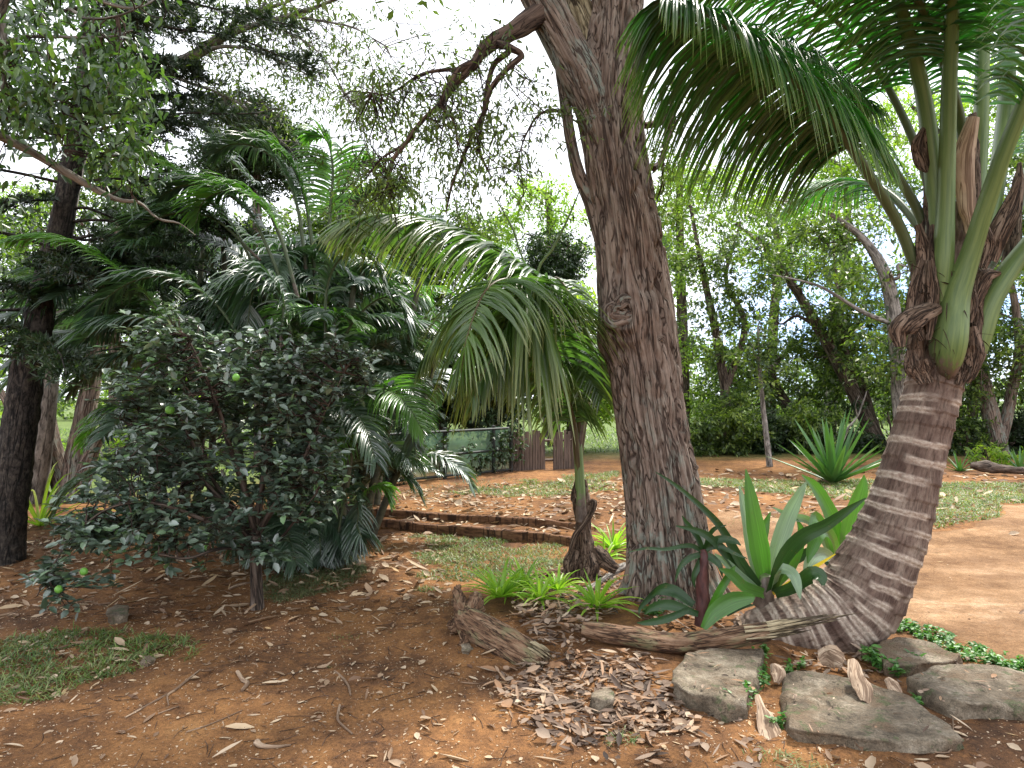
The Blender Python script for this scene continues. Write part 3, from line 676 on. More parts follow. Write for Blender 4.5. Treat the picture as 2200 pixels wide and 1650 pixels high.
# ------------------------------------------------------------------ timber step edges
def timber(label, a, b, z0, z1, dep):
    n = 90; t = np.linspace(-0.06, 1.0, n)[:, None]
    A = a+(b-a)*t; u = nrm((b-a)*[1, 1, 0]); v = np.array([-u[1], u[0], 0])
    if v[1] < 0: v = -v
    prof = [(0, z0-0.05), (0, z1-0.012), (0.012, z1), (dep-0.01, z1), (dep, z1-0.01), (dep, z0-0.05)]
    V = np.array([[A[i]*[1, 1, 0]+v*p[0]+np.array([0, 0, p[1]]) for p in prof] for i in range(n)])
    V[..., 2] += (fbm(V*[3, 3, 0]+2, 3)-0.5)*0.045; V += (fbm(V*9, 3)-0.5)[..., None]*0.02*v; V += (fbm(V*[2, 2, 0]+8, 2)-0.5)[..., None]*0.04*v
    k = len(prof); ii = np.arange(n-1)[:, None]*k; j = np.arange(k-1)[None, :]
    mb = MB(); mb.add(V, np.stack([ii+j, ii+j+1, ii+k+j+1, ii+k+j], -1).reshape(-1, 4), V*[1, 1, 1]); 
    mb.add(V[0], np.arange(k)[None, :]); mb.add(V[-1], np.arange(k)[None, ::-1])
    tag(mb.build('timber_edging', M['timber']), label, 'timber edging', 'timbers edging the earth steps')
timber('front weathered timber edging the lower earth step', E1a, E1b, 0.0, 0.105, 0.09)
timber('rear weathered timber edging the upper earth step', E2a, E2b, 0.10, 0.19, 0.09)

# ------------------------------------------------------------------ trees
def ellip(c, r, n, shell=0.35):
    d = nrm(R.normal(0, 1, (n, 3))); q = R.uniform(shell, 1, n)**0.6
    return np.asarray(c)+d*np.asarray(r)*q[:, None]
def limb_path(a, b, r0, r1, wob=0.12, sag=0.0):
    L = np.linalg.norm(b-a); k = 5; t = np.linspace(0, 1, k)[:, None]
    P = a*(1-t)+b*t+R.normal(0, wob*L*0.5, (k, 3))*np.sin(np.pi*t)
    P[:, 2] += np.sin(np.pi*t[:, 0])*L*sag
    return np.column_stack([P, r0+(r1-r0)*t[:, 0]**0.7])
def foliage(mb, clumps, m, rad, L, Wd, mode='diamond', droop=0.3, flat=0.7):
    k = 5 if m >= 12 else 2; nc = len(clumps); n = nc*m
    sd = nrm(R.normal(0, 1, (nc, k, 3)))*np.array([1, 1, flat])*rad*R.uniform(1.1, 2.3, (nc, k, 1))
    u = R.random((nc, m))**0.8; q = np.broadcast_to(np.arange(m)[None, :] % k, (nc, m))
    D = np.take_along_axis(sd, q[..., None].repeat(3, 2), 1)
    C = (np.asarray(clumps)[:, None]+D*u[..., None]-np.array([0, 0, 1.0])*(u**2)[..., None]*rad*0.3+R.normal(0, 0.16, (nc, m, 3))*rad).reshape(-1, 3)
    d = (nrm(D)*0.9+R.normal(0, 0.6, (nc, m, 3))).reshape(-1, 3)-[0, 0, droop]
    up = np.array([0, 0, 1.0])+R.normal(0, 0.45, (n, 3))
    f = leaves if mode == 'leaf' else diamonds
    f(mb, C, d, up, L*R.uniform(0.6, 1.3, n), Wd*R.uniform(0.7, 1.2, n))
def tree(name, label, cat, base, trunks, crowns, leafm, barkm, m=60, rad=0.3, L=0.09, Wd=0.035, nl=7, group=None, mode='diamond', shell=0.35, tw=0.012, sides=8, droop=0.3, extra=None, lr=0.4, partbranch=True):
    rt = root(name, label, cat, base, group)
    mt = MB(); skel = []; rads = []
    for tr in trunks:
        S = tube(mt, tr, sides, max(10, len(tr)*6), disp=lambda th, v, bk, p: (fbm(bk*[14, 14, 4]+3, 3)-0.5)*0.5*np.linalg.norm(bk[..., :2], axis=-1)*0.6)
        skel.append(S[len(S)//3:, :3]); rads.append(S[len(S)//3:, 3])
    small = name in ('shrub', 'bush') or base[1] > 12.5
    if not small: mt.build('trunk', barkm, rt)
    mbn = mt if small else MB()
    if extra:
        for e in extra:
            S = tube(mbn, e, 6, 20); skel.append(S[:, :3]); rads.append(S[:, 3])
    SK = np.vstack(skel); RD = np.concatenate(rads)
    for k in range(nl):
        c, r, _ = crowns[k % len(crowns)]
        tgt = ellip(c, np.array(r)*0.75, 1, 0.5)[0]
        dd = np.linalg.norm(SK-tgt, axis=1)+np.maximum(SK[:, 2]-tgt[2]+0.3, 0)*1.5
        i = int(np.argmin(dd)); 
        S = tube(mbn, limb_path(SK[i], tgt, max(RD[i]*lr, 0.012), 0.010, 0.16, 0.06), 6, 14)
        SK = np.vstack([SK, S[:, :3]]); RD = np.concatenate([RD, S[:, 3]])
    cl = []
    for c, r, nc in crowns: cl.append(ellip(c, r, nc, shell))
    cl = np.vstack(cl)
    keep = fbm(cl*0.9+11, 3) > 0.40; cl = cl[keep]
    for c in cl[R.random(len(cl)) < 0.6]:
        dd = np.linalg.norm(SK-c, axis=1); i = int(np.argmin(dd))
        if dd[i] > 0.15: tube(mbn, limb_path(SK[i], c, tw, tw*0.35, 0.2, 0.03), 4, 7, cap=False)
    mbn.build('stems' if name in ('shrub', 'bush') else ('trunk' if small else 'branches'), barkm, rt)
    mc = MB(); foliage(mc, cl, m, rad, L, Wd, mode, droop); mc.build('crown', leafm, rt)
    return rt

# ---- the big leaning tree in the middle
TD = 5.45
def trunk_disp(th, v, bk, p):
    q = bk*[1, 1, 1]
    w = fbm(q*[7, 7, 1.6]+5, 3)
    r1 = 1-np.abs(2*fbm(np.stack([q[..., 0]*21+w*2.2, q[..., 1]*21+w*2.2, q[..., 2]*2.6], -1), 3)-1)
    out = (fbm(q*[4, 4, 1.2], 3)-0.5)*0.05-np.clip((r1-0.78)/0.22, 0, 1)**1.2*0.042+(fbm(q*[60, 60, 16], 2)-0.5)*0.010
    kz = W(1345, 680, TD-0.28)
    dd = np.sqrt(((p[..., 0]-kz[0])/0.20)**2+((p[..., 1]-kz[1])/0.26)**2+((p[..., 2]-kz[2])/0.24)**2)
    out = out+0.085*np.exp(-dd**2*1.5)+np.sin(dd*15+w*3)*0.016*np.exp(-dd**2*1.3)-0.05*np.exp(-(dd/0.28)**2)
    kz = W(1285, 735, TD); dd = np.sqrt(((p[..., 0]-kz[0])/0.14)**2+((p[..., 1]-kz[1])/0.3)**2+((p[..., 2]-kz[2])/0.2)**2)
    out = out+0.05*np.exp(-dd**2*1.5)
    flare = np.clip((0.35-p[..., 2])/0.35, 0, 1)**2
    out = out+flare*0.10*(0.5+0.8*np.sin(th*5+1.0)**2)
    return out
tb = G(1445, 1300)
bt = root('rough_barked_tree', 'huge leaning tree with fissured red-brown bark and a big knot', 'tree', (tb[0], TD, 0))
mb = MB()
tube(mb, rows([(1452, 1330, 202), (1448, 1270, 193), (1440, 1200, 179), (1430, 1100, 162), (1416, 1000, 155), (1399, 900, 151), (1386, 800, 153), (1376, 740, 156), (1366, 670, 158), (1356, 600, 154), (1346, 500, 149), (1331, 400, 143), (1318, 300, 139), (1308, 200, 149), (1318, 100, 132), (1326, 0, 115), (1330, -120, 105), (1325, -350, 89), (1340, -700, 66)], TD), 230, 520, trunk_disp)
mb.build('trunk', M['bark_red'], bt)
mb = MB()
def limb_disp(th, v, bk, p):
    q = bk; w = fbm(q*[7, 7, 1.6]+5, 3)
    r1 = 1-np.abs(2*fbm(np.stack([q[..., 0]*21+w*2.2, q[..., 1]*21+w*2.2, q[..., 2]*2.6], -1), 3)-1)
    return (fbm(q*[5, 5, 2], 3)-0.5)*0.03-np.clip((r1-0.82)/0.18, 0, 1)**1.2*0.02
tube(mb, rows([(1308, 330, 60), (1274, 215, 92), (1222, 110, 86), (1165, 0, 86), (1110, -110, 90), (1000, -300, 75), (850, -520, 55)], TD-0.08), 110, 220, limb_disp)
tube(mb, rows([(1290, 520, 24, TD-0.05), (1270, 440, 30, TD), (1242, 370, 28, TD), (1226, 300, 24, TD), (1214, 220, 24, TD), (1203, 150, 22, TD), (1190, 60, 18, TD), (1180, -80, 12, TD)]), 20, 70, lambda th, v, bk, p: (fbm(bk*[30, 30, 8], 3)-0.5)*0.012)
mb.build('limb', M['bark_red'], bt)
def knot(px, py, w, dfront, pit=True):
    c = W(px, py, dfront); r = w*0.5*dfront/F; mb = MB()
    for q, (rr, tr, off) in enumerate(((1.0, 0.34, 0.0), (0.62, 0.26, -0.012), (0.3, 0.22, 0.0))):
        n = 40; a = np.linspace(0, 2*math.pi, n); wob = 1+0.22*np.sin(a*2+q)+0.10*np.sin(a*5+q*2)
        P = np.column_stack([c[0]+np.cos(a)*r*rr*wob*1.1, c[1]+off+0.02*np.abs(np.cos(a)), c[2]+np.sin(a)*r*rr*wob*0.9, np.full(n, r*tr)*(0.8+0.4*fbm(np.stack([a*1.5, a*0+q, a*0], -1), 2))])
        tube(mb, P, 16, 90, lambda th, v, bk, p: (fbm(p*[70, 70, 70], 3)-0.5)*r*0.22)
    return mb.build('knot', M['bark_red'], bt)
knot(1338, 668, 58, TD-0.285)
knot(1418, 735, 20, TD-0.24)
knot(1486, 1008, 20, TD-0.15)
mb = MB()
tube(mb, rows([(1268, 100, 70), (1252, 50, 62), (1238, 8, 55), (1230, -25, 50)], TD+0.05), 40, 40, lambda th, v, bk, p: (fbm(bk*[30, 30, 4], 3)-0.5)*0.07)
mb.build('broken_stub', M['rot'], bt)
HB = [
    [(1160, 30, 48, 5.3), (1110, 62, 40, 5.2), (1062, 88, 36, 5.1), (1035, 112, 28, 5.05), (1018, 138, 20, 5.0), (976, 185, 15, 5.0), (950, 220, 13, 5.0), (905, 262, 10, 5.0), (870, 310, 10, 5.0), (845, 342, 8, 5.0), (833, 385, 5, 5.0), (836, 430, 3, 5.0)],
    [(1062, 92, 18, 5.1), (1098, 104, 16, 5.0), (1120, 120, 14, 5.0), (1090, 148, 13, 5.0), (1055, 190, 12, 5.0), (1040, 240, 11, 5.0), (1015, 290, 9, 5.0), (992, 345, 8, 5.0), (970, 400, 6, 5.0), (958, 460, 3, 5.0)],
    [(1092, 112, 14, 5.0), (1062, 138, 12, 5.1), (1046, 190, 10, 5.1), (1038, 250, 8, 5.1), (1030, 320, 6, 5.1), (1055, 380, 3, 5.1)],
    [(1022, 132, 16, 5.0), (985, 150, 13, 4.95), (962, 190, 12, 4.9), (950, 225, 9, 4.9), (975, 262, 6, 4.9), (985, 330, 3, 4.9)],
    [(990, 148, 9, 5.0), (940, 152, 8, 5.1), (900, 162, 6, 5.2), (840, 200, 4, 5.2), (800, 200, 2, 5.2)],
    [(870, 310, 8, 5.0), (820, 340, 5, 5.0), (795, 370, 3, 5.0)],
    [(1205, 238, 7, 5.4), (1160, 245, 6, 5.3), (1130, 290, 4, 5.3), (1110, 350, 2, 5.3)],
    [(1385, 270, 14, 5.5), (1420, 262, 16, 5.6), (1438, 240, 18, 5.7), (1432, 290, 12, 5.8), (1446, 200, 10, 5.8), (1440, 150, 8, 5.9)],
    [(1404, 362, 14, 5.45), (1422, 345, 13, 5.6), (1430, 305, 12, 5.7), (1448, 265, 12, 5.8), (1442, 235, 10, 5.8)],
    [(1422, 350, 8, 5.6), (1424, 385, 6, 5.6), (1415, 420, 4, 5.6)],
    [(1180, -60, 40, 5.3), (1100, -150, 30, 4.6), (900, -300, 24, 3.8), (700, -500, 18, 3.0), (500, -900, 10, 2.4)],
    [(1326, -200, 60, 5.4), (1500, -400, 40, 4.6), (1700, -700, 25, 4.0)],
    [(1326, -250, 60, 5.5), (1300, -500, 40, 6.2), (1400, -800, 25, 6.6)],
]
skel = []
for h in HB:
    mb = MB()
    skel.append(tube(mb, rows(h), 10, 60, lambda th, v, bk, p: (fbm(bk*[40, 40, 9], 3)-0.5)*np.linalg.norm(bk[..., :2], axis=-1)*0.5))
    mb.build('branch', M['bark_twig'], bt)
SK = np.vstack([s[len(s)//4:, :3] for s in skel[:7]])
# hanging sprays of small leaves
def spray(SK, n, reach, mt, drop=0.15, rt=0.005):
    out = []
    for k in range(n):
        a = SK[R.integers(len(SK))]; b = a+R.normal(0, 1, 3)*reach-[0, 0, drop]
        tube(mt, limb_path(a, b, rt, rt*0.3, 0.25, -0.04), 4, 7, cap=False)
        out += [a*(1-t)+b*t for t in (0.55, 0.8, 1.0)]
    return np.array(out)
mt = MB(); mc = MB()
cl = spray(SK, 170, 0.30, mt, 0.16); foliage(mc, cl, 7, 0.10, 0.055, 0.016, 'leaf', 0.9)
C = np.array([W(px, py, d) for px, py, d in zip(R.uniform(760, 1180, 150), R.uniform(140, 480, 150), R.uniform(5.2, 7.5, 150))])
cl2 = C[(fbm(C*1.6, 2) > 0.46)]; foliage(mc, cl2, 20, 0.17, 0.055, 0.016, 'leaf', 0.7)
for c in cl2[::2]:
    i = np.argmin(np.linalg.norm(SK-c, axis=1)); tube(mt, limb_path(SK[i], c, 0.006, 0.002, 0.2), 4, 7, cap=False)
SK2 = np.vstack([s[:, :3] for s in skel[7:10]])
cl = spray(SK2, 30, 0.25, mt, 0.1); foliage(mc, cl, 9, 0.10, 0.055, 0.016, 'leaf', 0.7)
mt.build('twigs', M['bark_twig'], bt); mc.build('leaves', M['olive_leaf'], bt)
mc = MB()   # unseen crown above the frame, put in to shade the foreground
for s in skel[10:]:
    foliage(mc, ellip(s[-12, :3], (1.5, 1.2, 0.5), 60), 60, 0.35, 0.09, 0.035)
foliage(mc, ellip((-0.6, 4.6, 5.9), (3.0, 1.8, 0.7), 110), 55, 0.35, 0.09, 0.035)
mc.build('crown', M['olive_leaf'], bt)

# ------------------------------------------------------------------ palms
def frond(rws, n, Lmax, Wd, t0=0.2, fwd=0.35, lift=0.1, droop=1.0, hint=(0, 0, 1), one=None, jit=0.08, sides=7, seg=5, fold=0.35, tipf=0.35, root_=0.6, flat=0.7, ntube=40):
    """returns (stalk builder, leaflet builder)"""
    ms = MB(); ml = MB()
    S = tube(ms, rws, sides, ntube, flat=flat)
    t = np.linspace(t0, 0.995, n); P = spline(rws, 200)[:, :3]; TT, _, _ = frames(P)
    ii = np.clip((t*199).astype(int), 0, 199); p = P[ii]; T = TT[ii]
    B = np.cross(T, np.array(hint, float)); bad = np.linalg.norm(B, axis=1) < 0.15
    B[bad] = np.array([1.0, 0, 0]); B = nrm(B); Nn = np.cross(B, T)
    s = (t-t0)/(1-t0)
    L = Lmax*np.minimum(1, root_+s*2.5*(1-root_))*(1-(1-tipf)*np.clip((s-0.45)/0.55, 0, 1)**1.4)
    for sgn in ((1, -1) if one is None else (one,)):
        f = fwd+0.9*s**3
        d = B*sgn+T*f[:, None]+Nn*lift+R.normal(0, jit, p.shape)
        side = T+R.normal(0, 0.12, p.shape)
        ribbons(ml, p, d, L*R.uniform(0.85, 1.08, n), Wd*R.uniform(0.8, 1.1, n), droop*R.uniform(0.7, 1.3, n), seg, fold, side)
    return ms, ml
def add_frond(par, rws, smat, lmat, name='frond', **k):
    ms, ml = frond(rws, **k)
    o = ms.build(name, smat, par); ml.build('leaflets', lmat, o); return o

# ---- the large coconut palm with the curved trunk
CD = 4.55
cp = root('coconut_palm', 'big coconut palm with thick ringed trunk curving up from the slabs', 'palm tree', tuple(G(1750, 1380)))
scars = np.array([0.0, .16, .25, .33, .42, .50, .56, .63, .70, .77, .83, .91, .99, 1.08, 1.17, 1.29, 1.37, 1.46, 1.57, 1.66, 1.78, 1.9, 2.02, 2.14, 2.23, 2.31, 2.41])
def coco(th, v, bk, p):
    vv = v+0.020*np.sin(th+0.8)+(fbm(bk*[5, 5, 2], 2)-0.5)*0.05
    d = vv[..., None]-scars; k = np.argmin(np.abs(d), -1); dd = np.take_along_axis(d, k[..., None], -1)[..., 0]
    wid = 0.014+0.024*fbm(np.stack([bk[..., 0]*5, bk[..., 1]*5, k*3.7], -1), 2)
    sc = np.clip(1-np.abs(dd)/wid, 0, 1)
    brk = np.clip((fbm(np.stack([bk[..., 0]*6, bk[..., 1]*6, k*9.1+2], -1), 2)-0.40)*7, 0, 1)
    coco.scar = np.clip(sc*3.0, 0, 1)*brk
    saw = np.where(dd > 0, np.exp(-dd/0.03), -0.2*np.exp(dd/0.01))
    crack = 1-np.abs(2*fbm(np.stack([bk[..., 0]*45, bk[..., 1]*45, bk[..., 2]*7], -1), 2)-1)
    return saw*0.010+(fbm(bk*[7, 7, 6], 3)-0.5)*0.022-np.clip((crack-0.85)/0.15, 0, 1)*0.006
mb = MB()
tube(mb, rows([(1560, 1405, 90, 4.8), (1640, 1376, 130, 4.74), (1705, 1358, 155, 4.68), (1775, 1334, 178, 4.63), (1842, 1288, 174, 4.59), (1886, 1208, 152, 4.57), (1922, 1125, 135, 4.56), (1950, 1035, 120, 4.55), (1980, 925, 111, 4.55), (2002, 845, 107, 4.55), (2016, 795, 106, 4.55), (2030, 720, 104, 4.55), (2042, 640, 94, 4.55), (2058, 540, 78, 4.55), (2065, 440, 60, 4.55)], CD), 160, 440, coco)
o = mb.build('trunk', M['coco_bark'], cp)
at = o.data.attributes.new('scar', 'FLOAT', 'POINT'); a_ = np.zeros(len(o.data.vertices), np.float32); a_[:coco.scar.size] = coco.scar.ravel(); at.data.foreach_set('value', a_)
def pet(p, mat='petiole', leaf=True, sd=0.3, **k):
    rw = rows(p)
    kw = dict(n=70, Lmax=0.85, Wd=0.026, t0=0.45, fwd=0.5, lift=0.05, droop=1.4)
    kw.update(k)
    return add_frond(cp, rw, M[mat], M['coco_leaf'], **kw)
# front stalks
pet([(2022, 822, 30, 4.50), (2030, 785, 66, 4.40), (2036, 735, 92, 4.34), (2052, 640, 72, 4.31), (2085, 545, 52, 4.22), (2118, 440, 46, 4.1), (2160, 320, 42, 3.95), (2210, 200, 40, 3.8), (2290, 20, 34, 3.6), (2400, -250, 26, 3.3), (2460, -450, 16, 2.9), (2400, -520, 8, 2.5)], t0=0.62, flat=0.6, ntube=60)
pet([(2070, 815, 30, 4.55), (2088, 770, 60, 4.5), (2102, 715, 74, 4.48), (2130, 640, 66, 4.45), (2195, 545, 50, 4.4), (2290, 440, 40, 4.3), (2450, 330, 30, 4.2), (2650, 300, 18, 4.0), (2800, 380, 8, 3.9)], t0=0.5)
pet([(2010, 740, 40, 4.48), (2016, 660, 54, 4.42), (2026, 560, 56, 4.36), (2032, 450, 46, 4.35), (2036, 320, 42, 4.3), (2040, 180, 40, 4.2), (2046, 30, 36, 4.05), (2052, -200, 28, 3.7), (2030, -420, 18, 3.2), (1960, -480, 8, 2.8)], t0=0.60, Lmax=0.95, droop=1.8)
pet([(1998, 730, 40, 4.5), (2000, 620, 50, 4.45), (2012, 500, 52, 4.45), (2006, 380, 46, 4.45), (1990, 240, 42, 4.4), (1965, 120, 38, 4.3), (1930, 0, 32, 4.15), (1880, -160, 26, 3.9), (1790, -300, 18, 3.5), (1660, -330, 8, 3.2)], t0=0.50, Lmax=0.95, droop=1.8)
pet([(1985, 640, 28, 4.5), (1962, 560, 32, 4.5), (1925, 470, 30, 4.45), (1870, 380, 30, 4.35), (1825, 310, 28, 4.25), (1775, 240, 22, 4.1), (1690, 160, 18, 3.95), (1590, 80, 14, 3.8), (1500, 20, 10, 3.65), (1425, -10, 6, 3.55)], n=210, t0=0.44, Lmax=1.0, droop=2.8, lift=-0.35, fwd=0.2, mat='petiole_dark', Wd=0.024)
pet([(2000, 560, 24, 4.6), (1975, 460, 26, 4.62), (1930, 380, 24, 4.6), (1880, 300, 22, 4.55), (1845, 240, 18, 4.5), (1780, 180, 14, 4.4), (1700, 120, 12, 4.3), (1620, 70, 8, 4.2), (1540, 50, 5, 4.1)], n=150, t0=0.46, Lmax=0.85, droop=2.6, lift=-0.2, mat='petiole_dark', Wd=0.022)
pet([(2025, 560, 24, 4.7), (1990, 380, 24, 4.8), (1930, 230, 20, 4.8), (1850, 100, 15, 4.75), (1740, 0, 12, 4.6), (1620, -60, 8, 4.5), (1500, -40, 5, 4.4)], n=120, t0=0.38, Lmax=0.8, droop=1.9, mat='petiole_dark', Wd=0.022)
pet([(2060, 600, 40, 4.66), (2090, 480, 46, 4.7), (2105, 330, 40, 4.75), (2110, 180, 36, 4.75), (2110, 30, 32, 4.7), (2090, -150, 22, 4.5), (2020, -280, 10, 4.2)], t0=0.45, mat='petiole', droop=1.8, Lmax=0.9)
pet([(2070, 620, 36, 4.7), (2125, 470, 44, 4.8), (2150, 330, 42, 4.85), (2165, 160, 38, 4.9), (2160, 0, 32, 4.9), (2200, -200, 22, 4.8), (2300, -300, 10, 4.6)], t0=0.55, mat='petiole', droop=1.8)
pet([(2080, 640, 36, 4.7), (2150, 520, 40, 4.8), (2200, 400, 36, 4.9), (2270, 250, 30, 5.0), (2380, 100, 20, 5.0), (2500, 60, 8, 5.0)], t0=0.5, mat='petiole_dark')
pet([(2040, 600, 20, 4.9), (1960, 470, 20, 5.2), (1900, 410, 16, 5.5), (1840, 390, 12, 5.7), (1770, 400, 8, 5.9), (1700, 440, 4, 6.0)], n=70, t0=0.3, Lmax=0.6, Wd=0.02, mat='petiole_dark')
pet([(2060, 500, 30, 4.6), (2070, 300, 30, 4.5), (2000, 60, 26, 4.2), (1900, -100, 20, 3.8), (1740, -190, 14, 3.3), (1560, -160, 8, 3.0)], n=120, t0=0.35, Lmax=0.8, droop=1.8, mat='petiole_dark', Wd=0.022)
# brown fibre sheaths and husk flaps between the stalks
def fibre(p, flat=0.4, par=cp, name='sheath', mat='fibre'):
    mb = MB(); tube(mb, rows(p), 26, 50, lambda th, v, bk, q: (fbm(q*[14, 14, 6], 3)-0.5)*0.06, flat=flat); return mb.build(name, M[mat], par)
fibre([(1975, 790, 24, 4.44), (1968, 735, 44, 4.44), (1988, 660, 46, 4.43), (1995, 590, 46, 4.42), (2000, 500, 34, 4.45), (1995, 400, 16, 4.5)], 0.6)
fibre([(2072, 800, 24, 4.44), (2086, 760, 48, 4.42), (2092, 700, 40, 4.42), (2100, 630, 40, 4.45), (2150, 590, 22, 4.5), (2170, 560, 8, 4.5)], 0.6)
fibre([(2050, 640, 70, 4.55), (2065, 540, 80, 4.58), (2080, 430, 66, 4.6), (2085, 330, 46, 4.65), (2085, 250, 20, 4.7)], 0.5)
fibre([(2030, 700, 40, 4.52), (1990, 560, 60, 4.58), (1995, 440, 40, 4.6), (1990, 330, 24, 4.62), (1975, 270, 8, 4.62)], 0.5)
fibre([(2140, 660, 26, 4.5), (2170, 560, 40, 4.6), (2180, 450, 36, 4.7), (2190, 350, 12, 4.7)], 0.5)
def flap(p, name='husk_flap', mat='husk', bend=0.3, wid=1.0, par=cp, seg=16, cols=9, twist=0.0):
    S = spline(rows(p), seg); T, _, _ = frames(S[:, :3]); n = len(S)
    vd = np.array([0.15, 1.0, -0.3]); Sd = nrm(np.cross(T, vd)); Nn = np.cross(Sd, T)
    u = np.linspace(-1, 1, cols); tw = np.linspace(0, twist, n)[:, None, None]
    off = Sd[:, None]*np.cos(tw)+Nn[:, None]*np.sin(tw)
    V = S[:, None, :3]+off*(u[None, :, None]*S[:, 3][:, None, None])+Nn[:, None]*(bend*(u**2)[None, :, None]*S[:, 3][:, None, None])
    V = V+(fbm(V*16, 3)-0.5)[..., None]*0.03
    V2 = V+Nn[:, None]*0.005
    i = np.arange(n-1)[:, None]*cols; j = np.arange(cols-1)[None, :]
    Fq = np.stack([i+j, i+j+1, i+cols+j+1, i+cols+j], -1).reshape(-1, 4)
    bk = np.stack([np.broadcast_to(u[None, :]*0.05, (n, cols)), np.zeros((n, cols)), np.broadcast_to(np.linspace(0, 0.5, n)[:, None], (n, cols))], -1)
    mb = MB(); mb.add(V, Fq, bk); mb.add(V2, Fq[:, ::-1], bk)
    if par is None: return mb
    return mb.build(name, M[mat], par)
flap([(2020, 655, 30, 4.30), (1988, 668, 44, 4.24), (1955, 688, 50, 4.22), (1936, 712, 44, 4.23), (1938, 745, 20, 4.25)], mat='fibre', bend=0.5)
for p in ([(1985, 770, 20, 4.36), (1992, 798, 26, 4.36), (2002, 822, 14, 4.36)], [(2075, 765, 24, 4.36), (2068, 800, 28, 4.36), (2060, 826, 14, 4.36)], [(1960, 750, 20, 4.40), (1968, 790, 40, 4.37), (1985, 822, 18, 4.37)], [(2090, 700, 24, 4.33), (2098, 750, 44, 4.33), (2088, 800, 30, 4.35), (2076, 820, 10, 4.37)],
          [(2000, 560, 12, 4.33), (2008, 620, 26, 4.31), (2004, 680, 24, 4.30), (1996, 730, 10, 4.31)], [(2075, 600, 14, 4.30), (2092, 640, 26, 4.29), (2084, 690, 14, 4.30)], [(1975, 480, 14, 4.42), (1990, 540, 34, 4.40), (1988, 600, 22, 4.38)], [(2110, 470, 12, 4.3), (2128, 520, 34, 4.3), (2112, 575, 18, 4.3)]):
    flap(p, mat='fibre', bend=0.5)
flap([(1985, 560, 20, 4.38), (1972, 620, 34, 4.34), (1965, 680, 30, 4.33), (1985, 730, 16, 4.33)], mat='fibre')
flap([(2095, 250, 24, 4.3), (2078, 330, 44, 4.32), (2082, 420, 40, 4.34), (2090, 500, 24, 4.35)], mat='husk', bend=0.6)
flap([(1990, 270, 12, 4.4), (1978, 310, 34, 4.4), (1985, 350, 30, 4.4), (1992, 370, 6, 4.4)], mat='fibre')
flap([(2150, 585, 14, 4.36), (2120, 590, 40, 4.34), (2095, 640, 36, 4.34), (2085, 680, 20, 4.33)], mat='fibre', bend=0.6)
flap([(2195, 380, 14, 4.3), (2180, 440, 40, 4.3), (2150, 500, 44, 4.3), (2130, 560, 30, 4.3)], mat='fibre', bend=0.6)

mb = MB(); n = 170
P = np.array([W(px, py, d) for px, py, d in zip(R.uniform(1945, 2110, n), R.uniform(560, 800, n), R.uniform(4.28, 4.42, n))])
ribbons(mb, P, R.normal(0, 0.6, (n, 3))-[0, 0, 0.9], R.uniform(0.05, 0.2, n), R.uniform(0.004, 0.018, n), R.uniform(0, 1.5, n), 4, 0.4)
mb.build('torn_fibre', M['fibre'], cp)
# ---- the young coconut palm left of the big tree
sp = root('young_coconut_palm', 'young coconut palm with brown stump base and drooping green fronds', 'palm tree', tuple(G(1256, 1236)))
mb = MB(); tube(mb, rows([(1258, 1245, 72, 6.15), (1255, 1215, 58, 6.15), (1254, 1170, 40, 6.15), (1252, 1120, 30, 6.15), (1248, 1075, 34, 6.15), (1247, 1030, 26, 6.15)]), 36, 70, lambda th, v, bk, p: (fbm(bk*[30, 30, 7], 3)-0.5)*0.07); mb.build('trunk', M['fibre'], sp)
mb = MB(); tube(mb, rows([(1250, 1120, 26, 6.1), (1247, 1060, 22, 6.1), (1244, 1000, 20, 6.1), (1240, 940, 20, 6.1), (1238, 860, 14, 6.1)]), 14, 30); mb.build('stalk', M['petiole'], sp)
def sf(p, **k):
    kw = dict(n=62, Lmax=0.8, Wd=0.028, t0=0.3, fwd=0.35, lift=0.0, droop=1.8); kw.update(k)
    mat = kw.pop('mat', 'rachis_brown')
    return add_frond(sp, rows(p), M[mat], M['young_leaf'], **kw)
sf([(1243, 960, 20, 6.1), (1258, 870, 20, 6.08), (1275, 790, 20, 6.0), (1262, 720, 18, 5.9), (1220, 650, 16, 5.8), (1140, 580, 14, 5.7), (1040, 520, 12, 5.65), (930, 475, 10, 5.6), (820, 462, 7, 5.6), (740, 478, 4, 5.6)], n=120, t0=0.40, Lmax=1.0, mat='petiole', fwd=0.5, droop=1.3, lift=-0.15, Wd=0.036)
sf([(1243, 1010, 20, 6.1), (1234, 920, 18, 6.05), (1218, 840, 16, 6.0), (1196, 750, 13, 5.85), (1165, 670, 11, 5.65), (1130, 618, 9, 5.4), (1085, 600, 8, 5.15), (1040, 630, 6, 4.95), (1005, 720, 4, 4.85), (990, 800, 3, 4.85)], n=120, t0=0.16, Lmax=0.95, fwd=-0.1, droop=1.7, Wd=0.034)
sf([(1243, 980, 16, 6.15), (1225, 860, 14, 6.25), (1190, 760, 12, 6.35), (1130, 680, 10, 6.4), (1050, 650, 8, 6.4), (970, 690, 6, 6.35), (910, 770, 4, 6.3)], n=110, t0=0.3, Lmax=0.9, droop=1.5, Wd=0.034)
sf([(1246, 980, 16, 6.12), (1262, 870, 14, 6.15), (1275, 780, 12, 6.2), (1283, 740, 10, 6.1), (1290, 760, 7, 5.9), (1300, 840, 4, 5.8)], n=60, t0=0.25, Lmax=0.7, droop=1.9)
sf([(1246, 960, 16, 6.15), (1250, 840, 14, 6.3), (1235, 700, 12, 6.5), (1215, 620, 10, 6.6), (1190, 600, 8, 6.75), (1180, 660, 5, 6.9)], n=70, t0=0.2, Lmax=0.75, droop=1.8)
